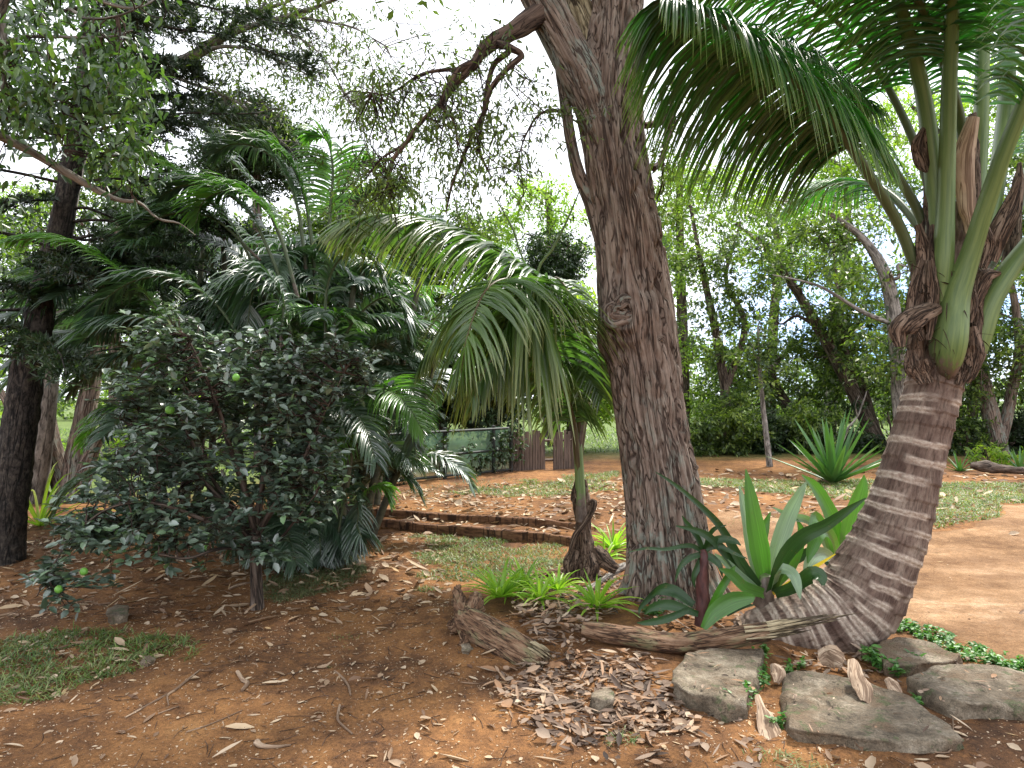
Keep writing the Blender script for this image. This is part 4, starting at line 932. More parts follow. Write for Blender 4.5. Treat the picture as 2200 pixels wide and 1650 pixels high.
sf([(1243, 980, 14, 6.1), (1228, 880, 12, 6.0), (1180, 780, 10, 5.9), (1120, 740, 8, 5.75), (1060, 770, 6, 5.65), (1020, 850, 4, 5.6)], n=80, t0=0.15, Lmax=0.75, droop=1.9, Wd=0.034)
sf([(1244, 940, 16, 6.1), (1240, 800, 16, 6.0), (1225, 690, 14, 5.9), (1180, 620, 12, 5.8), (1135, 600, 10, 5.75), (1110, 640, 6, 5.7), (1095, 700, 4, 5.7)], n=60, t0=0.5, Lmax=1.65, Wd=0.06, droop=2.6)
# young spears
for p in ([(1155, 600, 7, 6.0), (1190, 530, 6, 6.0), (1220, 470, 5, 6.0), (1245, 410, 3, 6.0)], [(1125, 560, 5, 6.2), (1105, 500, 5, 6.2), (1085, 460, 4, 6.2), (1060, 420, 2, 6.2)]):
    mb = MB(); tube(mb, rows([(1242, 960, 14, 6.1), (1215, 760, 9, 6.05)]+p), 6, 24); mb.build('spear', M['petiole'], sp)
for p in ([(1262, 1082, 8, 6.05), (1274, 1078, 16, 6.0), (1270, 1100, 14, 5.98), (1255, 1125, 12, 5.96), (1236, 1150, 14, 5.95), (1222, 1190, 7, 5.95)], [(1246, 1100, 10, 6.1), (1236, 1070, 20, 6.08), (1232, 1050, 8, 6.06)], [(1275, 1180, 26, 6.0), (1300, 1205, 34, 5.95), (1325, 1225, 22, 5.9)], [(1235, 1180, 20, 6.05), (1225, 1210, 34, 6.0), (1225, 1240, 20, 5.98)], [(1265, 1190, 24, 5.98), (1270, 1220, 36, 5.92), (1262, 1245, 20, 5.9)]):
    flap(p, mat='fibre', par=sp, bend=0.4)

# ---- the clump of feathery areca palms
def clump(label, base, AB, hts, cxm, spread):
    ap = root('areca_palm_clump', label, 'palm clump', tuple(G(*base)), 'areca palm clumps')
    stems = []
    for k, (px, py) in enumerate(AB):
        g = G(px, py); lean = (px-cxm)/110.0
        top = g+np.array([lean*spread+R.normal(0, 0.12), R.normal(0.1, 0.25), R.uniform(*hts)])
        mid = (g+top)/2+[lean*0.05, 0, 0.1]
        mb = MB(); S = tube(mb, np.array([[*g, 0.045], [*mid, 0.036], [*top, 0.026]]), 10, 40, lambda th, v, bk, p: 0.004*np.exp(-(np.mod(v, 0.13)/0.015)))
        mb.build('cane', M['cane'], ap); stems.append(S[:, :3])
    return ap, stems
ap, stems = clump('biggest clump of feathery areca palms, right behind the lime tree', (640, 1190), [(540, 1195), (590, 1200), (640, 1205), (680, 1200), (720, 1190), (770, 1170), (500, 1180), (620, 1180), (700, 1175), (800, 1150), (660, 1160), (740, 1160)], (1.9, 3.3), 650, 0.55)
def af(p, bright=False, d=None, **k):
    kw = dict(n=60, Lmax=0.5, Wd=0.032, t0=0.22, fwd=0.55, lift=0.35, droop=1.1, seg=4); kw.update(k); kw['Lmax'] = max(kw['Lmax']*1.12, 0.3); kw['n'] = int(kw['n']*1.15)
    rw = rows(p, d) if len(p[0]) != 4 or p[0][3] > 1 else np.array(p)
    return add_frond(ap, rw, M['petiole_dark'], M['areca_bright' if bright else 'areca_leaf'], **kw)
af([(420, 820, 14), (370, 720, 12), (320, 640, 10), (250, 575, 8), (170, 530, 6), (90, 512, 5), (10, 520, 3)], True, 6.2, n=64, Lmax=0.36)
af([(600, 700, 12), (520, 520, 10), (450, 430, 9), (380, 370, 7), (320, 340, 5), (265, 335, 3)], True, 6.9, n=60)
af([(620, 640, 12), (560, 500, 10), (520, 440, 9), (450, 400, 7), (390, 400, 5), (340, 425, 3)], False, 6.7, n=60, Lmax=0.45)
af([(640, 640, 12), (600, 500, 10), (560, 440, 8), (500, 410, 6), (440, 430, 4), (420, 480, 3)], True, 6.6)
af([(660, 600, 12), (640, 450, 10), (610, 370, 8), (560, 320, 6), (500, 310, 4), (460, 330, 3)], False, 7.1)
af([(680, 620, 12), (660, 450, 10), (630, 360, 8), (585, 310, 6), (540, 295, 4)], True, 7.2, Lmax=0.36)
af([(700, 600, 12), (710, 450, 10), (715, 360, 8), (700, 300, 5), (660, 290, 3)], True, 7.3, Lmax=0.45)
af([(640, 600, 12), (560, 420, 9), (480, 330, 7), (450, 290, 5), (440, 270, 3)], False, 7.6, Lmax=0.5)
af([(600, 760, 12), (610, 660, 10), (590, 610, 8), (560, 590, 6), (540, 640, 4), (530, 720, 3)], False, 5.95, n=46, Lmax=0.5, droop=1.6)
af([(640, 800, 12), (620, 690, 10), (590, 630, 8), (540, 600, 6), (500, 630, 4), (480, 690, 3)], False, 6.0, n=46, Lmax=0.5, droop=1.6)
af([(700, 760, 12), (700, 640, 9), (720, 570, 8), (760, 540, 6), (800, 560, 4), (830, 620, 3)], False, 6.2, Lmax=0.42)
af([(700, 800, 10), (760, 690, 8), (820, 640, 6), (860, 660, 4), (880, 720, 3)], False, 6.4, Lmax=0.4)
af([(560, 800, 12), (470, 660, 10), (380, 600, 8), (300, 600, 6), (230, 640, 4), (190, 700, 3)], False, 5.9, Lmax=0.42)
af([(560, 860, 12), (450, 740, 9), (350, 690, 8), (260, 690, 6), (180, 730, 4), (140, 790, 3)], False, 5.8, Lmax=0.42, droop=1.4)
af([(480, 860, 12), (380, 780, 9), (300, 760, 8), (220, 780, 6), (150, 840, 4)], False, 6.0, Lmax=0.42, droop=1.4)
af([(420, 760, 12), (320, 650, 9), (230, 600, 7), (140, 600, 5), (70, 640, 3)], False, 6.6, Lmax=0.5)
af([(400, 760, 12), (300, 620, 9), (200, 580, 7), (100, 590, 5), (20, 660, 3)], False, 7.0, Lmax=0.55)
af([(720, 1180, 10), (770, 1080, 8), (800, 1050, 6), (825, 1050, 4), (838, 1080, 2)], True, 6.7, Lmax=0.25, n=40)
af([(720, 1180, 10), (740, 1080, 8), (760, 1050, 6), (770, 1100, 4), (760, 1160, 3)], False, 6.5, Lmax=0.3, n=40, droop=1.6)
af([(780, 960, 10), (820, 890, 8), (850, 870, 6), (880, 900, 4), (890, 960, 3)], False, 6.6, Lmax=0.35)
af([(720, 740, 12), (720, 690, 9), (735, 680, 8), (760, 690, 6), (790, 700, 3)], True, 5.9, Lmax=0.22, n=24)
af([(720, 560, 9), (760, 450, 8), (810, 410, 6), (860, 400, 4), (900, 430, 3)], False, 7.6, Lmax=0.4)
af([(720, 560, 9), (740, 400, 8), (780, 350, 6), (820, 360, 3)], True, 7.8, Lmax=0.42)
af([(560, 560, 9), (460, 470, 8), (370, 460, 6), (300, 500, 4), (250, 580, 3)], False, 6.8, Lmax=0.5)
for px, py, tx, ty in ((600, 1080, 540, 1195), (640, 1090, 600, 1200), (680, 1090, 690, 1205), (720, 1080, 740, 1190), (560, 1080, 500, 1180), (660, 1060, 650, 1195), (700, 1070, 715, 1200), (620, 1060, 570, 1190), (740, 1080, 780, 1170), (580, 1100, 570, 1205)):
    d_ = R.uniform(6.3, 6.6)
    af([(px, py, 8, d_+0.2), ((px+tx)/2, (py*0.65+ty*0.35), 6, d_+0.1), (tx*0.8+px*0.2, (py*0.3+ty*0.7), 4, d_), (tx, ty-6, 2, d_)], False, Lmax=0.3, n=34, droop=1.6, lift=0)
proto = []
for k in range(8):      # spare fronds that fill the clumps, copied with turns
    n0 = R.uniform(1.2, 1.7)
    a = math.radians(R.uniform(50, 80)); rw = []
    P = np.zeros(3); th = a
    for j in range(8):
        rw.append([P[0], 0, P[2], 0.012*(1-j/9)]); P = P+np.array([math.cos(th), 0, math.sin(th)])*n0/7; th -= math.radians(R.uniform(12, 25))
    ms, ml = frond(np.array(rw), n=58, Lmax=R.uniform(0.42, 0.58), Wd=0.032, t0=0.16, fwd=0.55, lift=0.4, droop=1.2, seg=4)
    proto.append((ms, ml))
from mathutils import Matrix
meshes = {}
def fill(ap, stems, nf, nlow, pbr=0.18):
    for k in range(nf):
        q = k % 8; S = stems[k % len(stems)]
        pos = S[int(39*R.uniform(0.4, 0.99))] if k < nf-nlow else S[int(39*R.uniform(0.03, 0.4))]
        br = R.random() < pbr
        az = R.uniform(0, 2*math.pi); scl = R.uniform(0.75, 1.2)
        if q not in meshes:
            o = proto[q][0].build('frond', M['petiole_dark'], ap); l = proto[q][1].build('leaflets', M['areca_leaf'], o); meshes[q] = (o.data, l.data)
        else:
            o = bpy.data.objects.new('frond', meshes[q][0]); COL.objects.link(o); l = bpy.data.objects.new('leaflets', meshes[q][1]); COL.objects.link(l)
            o.parent = ap; l.parent = o
            if br: l.material_slots[0].link = 'OBJECT'; l.material_slots[0].material = M['areca_bright']
        Mx = Matrix.Translation(Vector(pos)) @ Matrix.Rotation(az, 4, 'Z') @ Matrix.Rotation(R.normal(0, 0.15), 4, 'X') @ Matrix.Diagonal((scl, scl, scl, 1))
        o.matrix_parent_inverse = Matrix.Identity(4); o.matrix_basis = Matrix.Translation(-Vector(ap.location)) @ Mx
        l.matrix_parent_inverse = Matrix.Identity(4); l.matrix_basis = Matrix.Identity(4)
fill(ap, stems, 75, 18)
a2, st2 = clump('areca palm clump between the pine and the biggest clump', (330, 1130), [(360, 1120), (390, 1125), (420, 1120), (450, 1110), (330, 1110), (400, 1105)], (2.0, 3.6), 380, 0.5)
fill(a2, st2, 48, 6)
a3, st3 = clump('areca palm clump at the left end of the cloth fence', (780, 1110), [(760, 1105), (785, 1095), (740, 1110), (810, 1085), (775, 1080)], (2.2, 3.8), 780, 0.5)
fill(a3, st3, 50, 3, 0.08)

# ------------------------------------------------------------------ lime tree
lt = root('lime_tree', 'bushy lime tree with dusty dark leaves, sheen in their colour, and a thin trunk', 'tree', tuple(G(552, 1305)))
mb = MB(); LD = 5.2
tube(mb, rows([(552, 1312, 30), (551, 1260, 25), (549, 1200, 24), (548, 1150, 24)], 5.22), 16, 40, lambda th, v, bk, p: (fbm(bk*[40, 40, 6], 3)-0.5)*0.014); mb.build('trunk', M['bark_back'], lt)
sk = []; mb = MB()
for p in ([(548, 1160, 18, 5.22), (535, 1080, 15, 5.2), (500, 980, 12, 5.1), (470, 880, 9, 5.0), (430, 780, 5, 4.9), (400, 720, 3, 4.9)],
          [(550, 1160, 18, 5.22), (560, 1060, 14, 5.3), (580, 950, 11, 5.4), (590, 840, 8, 5.4), (600, 750, 4, 5.4)],
          [(552, 1150, 14, 5.22), (600, 1070, 12, 5.1), (650, 990, 9, 5.0), (690, 900, 6, 5.0), (740, 800, 3, 5.0)],
          [(547, 1190, 12, 5.22), (500, 1150, 12, 5.0), (420, 1110, 10, 4.8), (330, 1080, 8, 4.7), (240, 1090, 6, 4.6), (170, 1140, 4, 4.6), (110, 1220, 3, 4.6), (80, 1280, 2, 4.6)],
          [(545, 1170, 12, 5.22), (480, 1080, 11, 5.3), (400, 1000, 9, 5.4), (320, 940, 6, 5.5), (260, 900, 4, 5.5)],
          [(555, 1200, 8, 5.2), (600, 1160, 7, 5.1), (640, 1110, 5, 5.0), (680, 1060, 3, 4.9)],
          [(545, 1150, 10, 5.25), (450, 1020, 9, 5.6), (380, 880, 7, 5.7), (350, 780, 4, 5.7)],
          [(552, 1150, 12, 5.25), (640, 1000, 9, 5.6), (700, 880, 6, 5.8), (790, 800, 3, 5.8)],
          [(546, 1180, 8, 5.2), (470, 1180, 7, 4.9), (400, 1200, 6, 4.7), (340, 1190, 4, 4.6)]):
    sk.append(tube(mb, rows(p), 7, 36, lambda th, v, bk, q: (fbm(bk*[60, 60, 9], 2)-0.5)*0.006)[:, :3])
mb.build('branches', M['bark_back'], lt)
SK = np.vstack([s[8:] for s in sk])
mt = MB(); mc = MB(); tips = []
LC = [((300, 960, 5.2), (1.0, 60, 0.30)), ]
def pxell(n, x0, x1, y0, y1, d0, d1):
    return np.array([W(px, py, d) for px, py, d in zip(R.uniform(x0, x1, n), R.uniform(y0, y1, n), R.uniform(d0, d1, n))])
cl = np.vstack([pxell(90, 250, 640, 720, 860, 4.7, 5.9), pxell(105, 270, 690, 800, 1010, 4.6, 5.9), pxell(85, 230, 700, 960, 1130, 4.6, 5.7),
                pxell(34, 620, 810, 730, 900, 4.9, 5.9), pxell(24, 640, 720, 900, 1080, 4.8, 5.6), pxell(22, 160, 330, 1060, 1150, 4.5, 5.2),
                pxell(13, 110, 230, 1120, 1200, 4.5, 4.8), pxell(9, 80, 140, 1215, 1280, 4.5, 4.7), pxell(10, 320, 460, 1120, 1190, 4.6, 4.9), pxell(7, 560, 600, 1120, 1200, 5.0, 5.2), pxell(12, 300, 420, 690, 740, 4.8, 5.3)])
keep = (fbm(cl*2.3+1, 3) > 0.39); keep[360:] = True; cl = cl[keep]
for c in cl:
    i = np.argmin(np.linalg.norm(SK-c, axis=1))
    S = tube(mt, limb_path(SK[i], c, 0.007, 0.003, 0.2, 0.03), 4, 8, cap=False)[:, :3]
    for q in range(4):
        b = c+R.normal(0, 1, 3)*[0.13, 0.13, 0.08]; a = S[5+q % 3]
        tube(mt, np.array([[*a, 0.003], [*((a+b)/2+R.normal(0, .015, 3)), 0.0025], [*b, 0.0015]]), 3, 5, cap=False)
        m = 9; t = np.linspace(0.3, 1.0, m)[:, None]; P = a*(1-t)+b*t
        ax = nrm(b-a); d = (ax*0.5+nrm(R.normal(0, 1, (m, 3)))*1.0)*[1, 1, 0.4]+[0, 0, 0.05]
        leaves(mc, P, d, np.array([0, -0.15, 1.0])+R.normal(0, 0.28, (m, 3)), R.uniform(0.05, 0.088, m), R.uniform(0.030, 0.046, m), 0.12)
mt.build('twigs', M['bark_twig'], lt); mc.build('leaves', M['lime_leaf'], lt)
for px, py, d in ((507, 811, 4.55), (318, 1267, 4.55) if False else (126, 1266, 4.5), (180, 1228, 4.55), (365, 880, 4.7)):
    mb = MB(); c = W(px, py, d); r = 0.024 if py != 880 else 0.03
    u = np.linspace(0, math.pi, 13); prof = np.array([[0, 0, -math.cos(a)*r*1.08, max(math.sin(a)*r, 0.0006)] for a in u]); prof[:, :3] += c
    tube(mb, prof, 18); mb.build('lime', M['fruit'], lt)

# ------------------------------------------------------------------ left side trees
pt = root('pine_tree', 'dark straight-trunked pine at the left edge', 'tree', tuple(G(5, 1208)))
mb = MB(); PTR = rows([(5, 1225, 92), (10, 1160, 76), (22, 1050, 72), (45, 900, 66), (62, 780, 62), (98, 620, 54), (128, 500, 48), (150, 380, 42), (172, 250, 38), (190, 100, 34), (205, -60, 30), (225, -300, 24), (245, -600, 16), (255, -800, 8)], 6.8)
S = tube(mb, PTR, 40, 240, lambda th, v, bk, p: (fbm(bk*[24, 24, 16], 3)-0.5)*0.035); mb.build('trunk', M['bark_dark'], pt)
Sp = S[:, :3]; mbr = MB(); mnd = MB()
def pine_branch(a, az, L, up=0.1, dens=1.0, sagk=0.35):
    d = np.array([math.cos(az), math.sin(az), 0]); k = 6; t = np.linspace(0, 1, k)[:, None]
    P = a+d*L*t+np.array([0, 0, 1.0])*(up*L*t-sagk*L*t*t*0.5)+R.normal(0, 0.02, (k, 3))
    B = tube(mbr, np.column_stack([P, 0.018*(1-t[:, 0]*0.75)]), 5, 20, cap=False)[:, :3]
    n = int(L*18*dens); e = np.array([-d[1], d[0], 0])
    for j in range(n):
        tt = R.uniform(0.25, 1.0); b0 = B[int(tt*19)]; sg = R.choice([-1, 1]); l = R.uniform(0.2, 0.42)*(1.15-tt*0.6)
        b1 = b0+(e*sg*0.8+d*0.7)*l+[0, 0, R.normal(-0.02, 0.05)]
        m = 46; s = np.sort(R.random(m))[:, None]; Q = b0*(1-s)+b1*s; Q[:, 2] -= (s[:, 0]**2)*l*0.15
        dd = nrm(b1-b0)*0.9+nrm(R.normal(0, 1, (m, 3)))*0.9+[0, 0, 0.15]
        diamonds(mnd, Q, dd, R.normal(0, 1, (m, 3)), R.uniform(0.045, 0.085, m), 0.015)
for k in range(64):
    i = int(R.uniform(0.30, 0.97)*239); hz = Sp[i]
    L = R.uniform(1.1, 2.3)*(1.0 if i < 180 else 0.8)
    pine_branch(hz, R.uniform(0, 2*math.pi), L, R.uniform(-0.05, 0.25))
for (px, py, tx, ty, td) in ((185, 160, 420, 130, 7.2), (190, 100, 450, 170, 7.6), (180, 200, 470, 205, 7.4), (195, 60, 380, 40, 7.0), (200, 20, 420, 10, 7.4), (170, 260, 360, 235, 6.6), (190, 120, 350, 120, 6.6), (160, 330, 400, 250, 7.8), (140, 450, 330, 480, 7.0), (130, 500, 380, 540, 7.4), (110, 580, 250, 520, 6.2), (195, 80, 300, 30, 6.4), (95, 640, 0, 600, 6.2), (80, 700, -40, 700, 6.4), (140, 430, 20, 440, 6.3), (150, 400, 300, 420, 6.8)):
    a = W(px, py, 6.8); b = W(tx, ty, td); v = b-a
    pine_branch(a, math.atan2(v[1], v[0]), np.linalg.norm(v[:2]), v[2]/np.linalg.norm(v[:2])+0.12, 1.7)
mbr.build('branches', M['bark_dark'], pt); mnd.build('crown', M['pine'], pt)

# overhanging broad-leaved tree at upper left, its trunk outside the frame
ob = root('overhanging_tree', 'light green leafy tree overhanging from the upper left', 'tree', tuple(G(-420, 1500)))
mb = MB(); tube(mb, rows([(-420, 1560, 170, 3.6), (-400, 1000, 130, 3.7), (-300, 500, 110, 3.9), (-160, 200, 80, 4.1), (-40, 60, 34, 4.2), (8, 0, 20, 4.3), (30, -120, 14, 4.3)]), 18, 60, lambda th, v, bk, p: (fbm(bk*[14, 14, 4], 3)-0.5)*0.04); mb.build('trunk', M['bark_back'], ob)
OBr = [[(-180, 230, 30, 4.1), (-60, 270, 22, 4.3), (0, 292, 20, 4.5), (80, 333, 19, 4.7), (150, 375, 18, 4.8), (215, 412, 14, 4.9), (258, 430, 10, 4.9), (300, 436, 7, 4.95), (340, 470, 5, 5.0), (385, 480, 3, 5.05), (420, 505, 1.5, 5.1)],
       [(-160, 210, 20, 4.1), (0, 250, 12, 4.6), (60, 270, 10, 4.8), (120, 290, 8, 4.9)],
       [(-60, 100, 18, 4.2), (10, 92, 12, 4.3), (60, 78, 8, 4.4), (160, 80, 6, 4.5), (240, 78, 5, 4.6), (285, 65, 3, 4.6)],
       [(0, 0, 18, 4.3), (8, 70, 14, 4.3), (12, 140, 10, 4.3), (4, 200, 6, 4.3)],
       [(20, -80, 14, 4.3), (120, -40, 10, 4.4), (240, 10, 8, 4.5), (300, 15, 5, 4.6), (345, -10, 3, 4.7)],
       [(150, 20, 8, 4.5), (190, 40, 6, 4.4), (250, 35, 5, 4.4), (290, 20, 3, 4.4)],
       [(100, 90, 7, 4.4), (110, 160, 5, 4.5), (130, 220, 4, 4.5), (135, 320, 2, 4.5)]]
sk = []; mb = MB()
for p in OBr: sk.append(tube(mb, rows(p), 8, 40, lambda th, v, bk, q: (fbm(bk*[50, 50, 8], 2)-0.5)*0.008)[:, :3])
mb.build('branches', M['bark_pale'], ob)
SK = np.vstack([s[6:] for s in sk[1:]]+[sk[0][20:30]]); mt = MB(); mc = MB()
cl = np.vstack([pxell(80, -60, 260, -60, 210, 4.0, 5.2), pxell(52, 20, 330, 180, 340, 4.2, 5.2), pxell(40, 200, 300, 60, 230, 4.3, 5.0), pxell(16, 100, 300, 300, 380, 4.4, 5.0), pxell(40, -300, 0, 0, 500, 3.9, 5.0), pxell(40, -200, 400, -250, -40, 4.0, 5.5)])
cl = cl[fbm(cl*2.2+4, 3) > 0.40]
for c in cl:
    i = np.argmin(np.linalg.norm(SK-c, axis=1)); S = tube(mt, limb_path(SK[i], c, 0.006, 0.002, 0.2, -0.02), 4, 8, cap=False)[:, :3]
    m = 26; P = c+R.normal(0, 1, (m, 3))*[0.11, 0.11, 0.12]; P[:5] = S[-5:]
    leaves(mc, P, R.normal(0, 0.7, (m, 3))-[0, 0, 0.75], np.array([0, -0.5, 0.9])+R.normal(0, 0.5, (m, 3)), R.uniform(0.05, 0.095, m), R.uniform(0.02, 0.036, m), 0.15)
mt.build('twigs', M['bark_twig'], ob); mc.build('leaves', M['over_leaf'], ob)

# pale-branched tree reaching across the sky
pb = root('pale_branched_tree', 'tree with a long pale branch reaching right across the white sky', 'tree', tuple(G(60, 1100)))
mb = MB(); tube(mb, rows([(60, 1110, 60, 9.4), (90, 900, 52, 9.2), (120, 600, 46, 9.0), (160, 350, 40, 8.7), (215, 220, 36, 8.4), (285, 158, 30, 8.2)]), 18, 70, lambda th, v, bk, p: (fbm(bk*[14, 14, 4], 3)-0.5)*0.03); mb.build('trunk', M['bark_pale'], pb)
PB = [[(280, 160, 30, 8.2), (340, 148, 28, 8.1), (395, 130, 25, 8.0), (440, 105, 22, 7.9), (480, 78, 20, 7.8), (520, 62, 14, 7.7), (560, 50, 12, 7.6), (620, 34, 10, 7.5), (680, 15, 8, 7.4), (730, -5, 6, 7.3), (800, -30, 3, 7.2)],
      [(480, 80, 14, 7.8), (505, 48, 12, 7.8), (530, 35, 10, 7.7), (560, 20, 9, 7.6), (600, 10, 7, 7.5), (640, -5, 6, 7.4)],
      [(520, 55, 8, 7.8), (532, 20, 7, 7.8), (528, -20, 6, 7.8)], [(552, 50, 7, 7.7), (565, 15, 6, 7.7), (575, -20, 5, 7.7)],
      [(440, 112, 10, 7.9), (480, 100, 8, 7.7), (540, 105, 6, 7.5), (600, 130, 4, 7.4), (660, 160, 2, 7.4)],
      [(345, 150, 10, 8.1), (400, 175, 8, 7.9), (470, 200, 6, 7.7), (540, 240, 4, 7.6), (600, 300, 2, 7.6)],
      [(620, 34, 7, 7.5), (690, 45, 5, 7.4), (760, 60, 4, 7.3), (830, 100, 2, 7.2)],
      [(280, 10, 8, 7.0), (240, -30, 6, 7.0), (300, 5, 7, 7.0), (345, -8, 3, 7.0)],
      [(160, 260, 14, 8.6), (230, 120, 10, 8.2), (300, 0, 8, 7.8), (420, -80, 5, 7.4)],
      [(560, 50, 6, 7.6), (640, 80, 5, 7.4), (700, 130, 3, 7.3), (740, 200, 2, 7.3)]]
sk = []; mb = MB()
for p in PB: sk.append(tube(mb, rows(p), 8, 44, lambda th, v, bk, q: (fbm(bk*[30, 30, 6], 2)-0.5)*0.012)[:, :3])
mb.build('branches', M['bark_pale'], pb)
SK = np.vstack([s[12:] for s in sk]); mt = MB(); mc = MB()
cl = spray(SK, 130, 0.42, mt, 0.05, 0.006); foliage(mc, cl, 6, 0.10, 0.07, 0.020, 'leaf', 0.5)
c2 = np.vstack([pxell(150, 440, 880, 20, 260, 6.8, 9), pxell(70, 430, 700, 120, 320, 7, 9), pxell(40, 600, 800, 200, 420, 7, 9), pxell(40, 560, 1000, -80, 60, 6.5, 8.5)])
c2 = c2[fbm(c2*1.3+8, 3) > 0.46]
for c in c2:
    i = np.argmin(np.linalg.norm(SK-c, axis=1)); tube(mt, limb_path(SK[i], c, 0.007, 0.002, 0.25), 4, 8, cap=False)
foliage(mc, c2, 18, 0.17, 0.07, 0.020, 'leaf', 0.6)
mt.build('twigs', M['bark_pale'], pb); mc.build('leaves', M['olive_leaf'], pb)

def tr(p, d=None): return rows(p, d)
# multi-stemmed reddish tree behind the lime
b0 = G(150, 1105)
tree('multi_stemmed_tree', 'reddish tree with several leaning stems behind the pine', 'tree', tuple(b0),
     [tr([(165, 1110, 64), (125, 1000, 44), (100, 900, 36), (110, 780, 32), (105, 640, 28), (130, 450, 20)], 9.6),
      tr([(150, 1105, 56), (165, 980, 46), (185, 880, 42), (205, 760, 36), (235, 620, 28), (260, 480, 20)], 9.5),
      tr([(170, 1060, 36), (205, 950, 32), (245, 905, 28), (290, 860, 30), (340, 800, 22), (370, 700, 14)], 9.4),
      tr([(120, 1090, 30), (75, 1040, 22), (40, 960, 18), (20, 880, 14), (-30, 780, 10)], 9.4)],
     [(W(200, 560, 9.8), (1.6, 1.0, 0.9), 50), (W(60, 600, 10), (1.3, 1, 0.9), 40)], M['back_dark'], M['bark_red'], m=60, rad=0.3, L=0.10, Wd=0.04, nl=6)

# ------------------------------------------------------------------ background trees
def gy(px, d):
    """pixel row where the ground lies at distance d below column px"""
    x = (px-CX)/F*d; z = float(hbase(x, d)); return CY-(( z-EYE)/d-math.tan(PITCH))*F*1.0
def bgtree(label, px, d, crown, leafm, stems=None, w=30, m=60, L=0.14, Wd=0.065, rad=0.34, dens=1.0, lean=0, barkm='bark_back', nl=7, name='broadleaf_tree', cat='tree', group='trees beyond the driveway', shell=0.3):
    """crown: list of (px, py, rx_px, ry_px[, depth radius])"""
    by = gy(px, d)
    cr = []
    for c in crown:
        cx_, cy_, rx, ry = c[:4]; p = W(cx_, cy_, d+(c[5] if len(c) > 5 else 0)); R3 = (rx*d/F, c[4] if len(c) > 4 else min(rx*d/F, 1.8), ry*d/F)
        vol = R3[0]*R3[2]
        cr.append((p, R3, int(max(8, vol*50*dens))))
    if stems is None:
        t = crown[0]; stems = [[(px, by+8, w), (px+lean*0.35, by*0.6+t[1]*0.4, w*0.8), (px+lean, t[1]+t[3]*0.2, w*0.5), (t[0], t[1]-t[3]*0.6, w*0.2)]]
    return tree(name, label, cat, tuple(np.array([(px-CX)/F*d, d, float(hbase((px-CX)/F*d, d))])), [rows(s, d) for s in stems], cr, M[leafm], M[barkm], m=int(m*1.35), rad=rad, L=L, Wd=Wd, nl=nl, group=group, shell=shell)
# right-hand wood, from left to right
bgtree('tall airy tree with a Y-shaped trunk right of the big trunk', 1560, 17, [(1490, 480, 120, 130), (1600, 560, 110, 120), (1520, 720, 110, 90)], 'back_mid', [[(1575, 985, 26), (1560, 850, 22), (1535, 700, 18), (1505, 560, 12), (1480, 420, 6)], [(1558, 840, 16), (1600, 700, 14), (1560, 600, 9), (1590, 480, 5)]], m=48, dens=0.8)
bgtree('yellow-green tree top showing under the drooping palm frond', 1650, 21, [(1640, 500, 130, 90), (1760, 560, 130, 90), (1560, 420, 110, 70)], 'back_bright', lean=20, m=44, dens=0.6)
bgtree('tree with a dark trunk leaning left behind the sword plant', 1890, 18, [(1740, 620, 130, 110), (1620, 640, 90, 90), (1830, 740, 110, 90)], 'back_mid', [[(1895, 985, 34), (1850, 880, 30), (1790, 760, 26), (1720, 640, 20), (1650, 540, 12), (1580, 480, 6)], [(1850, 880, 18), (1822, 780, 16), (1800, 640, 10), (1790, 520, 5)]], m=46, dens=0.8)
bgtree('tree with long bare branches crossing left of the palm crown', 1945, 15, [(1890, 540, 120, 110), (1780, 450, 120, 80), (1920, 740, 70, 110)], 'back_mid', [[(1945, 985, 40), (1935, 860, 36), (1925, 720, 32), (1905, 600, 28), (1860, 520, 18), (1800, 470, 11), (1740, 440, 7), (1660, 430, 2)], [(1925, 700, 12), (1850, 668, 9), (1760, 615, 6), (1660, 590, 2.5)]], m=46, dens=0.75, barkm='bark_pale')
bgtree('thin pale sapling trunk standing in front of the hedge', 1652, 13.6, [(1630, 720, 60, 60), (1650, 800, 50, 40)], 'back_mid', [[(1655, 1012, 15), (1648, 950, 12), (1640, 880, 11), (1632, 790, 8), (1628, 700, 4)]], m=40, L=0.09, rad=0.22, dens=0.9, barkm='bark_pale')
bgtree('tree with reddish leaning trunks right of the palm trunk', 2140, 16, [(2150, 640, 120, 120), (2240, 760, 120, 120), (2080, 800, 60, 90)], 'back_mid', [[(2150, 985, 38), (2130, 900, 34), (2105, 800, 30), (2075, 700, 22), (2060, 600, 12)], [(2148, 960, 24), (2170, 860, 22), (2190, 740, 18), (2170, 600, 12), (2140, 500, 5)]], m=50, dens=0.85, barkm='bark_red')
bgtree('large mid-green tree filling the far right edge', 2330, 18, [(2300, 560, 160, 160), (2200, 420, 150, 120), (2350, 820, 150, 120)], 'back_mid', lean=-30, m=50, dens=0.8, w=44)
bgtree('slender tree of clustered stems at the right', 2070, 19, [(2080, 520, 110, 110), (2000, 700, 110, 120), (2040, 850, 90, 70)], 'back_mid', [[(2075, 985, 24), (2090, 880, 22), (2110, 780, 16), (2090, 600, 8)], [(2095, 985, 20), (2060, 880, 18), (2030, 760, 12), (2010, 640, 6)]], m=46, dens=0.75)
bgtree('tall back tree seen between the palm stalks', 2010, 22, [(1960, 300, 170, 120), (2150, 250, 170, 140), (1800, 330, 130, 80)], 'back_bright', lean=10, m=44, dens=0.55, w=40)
bgtree('tree with bright yellow tips right of the big trunk', 1470, 20, [(1470, 400, 60, 90), (1440, 560, 60, 110), (1480, 800, 90, 90)], 'back_bright', lean=-10, m=44, dens=0.8)
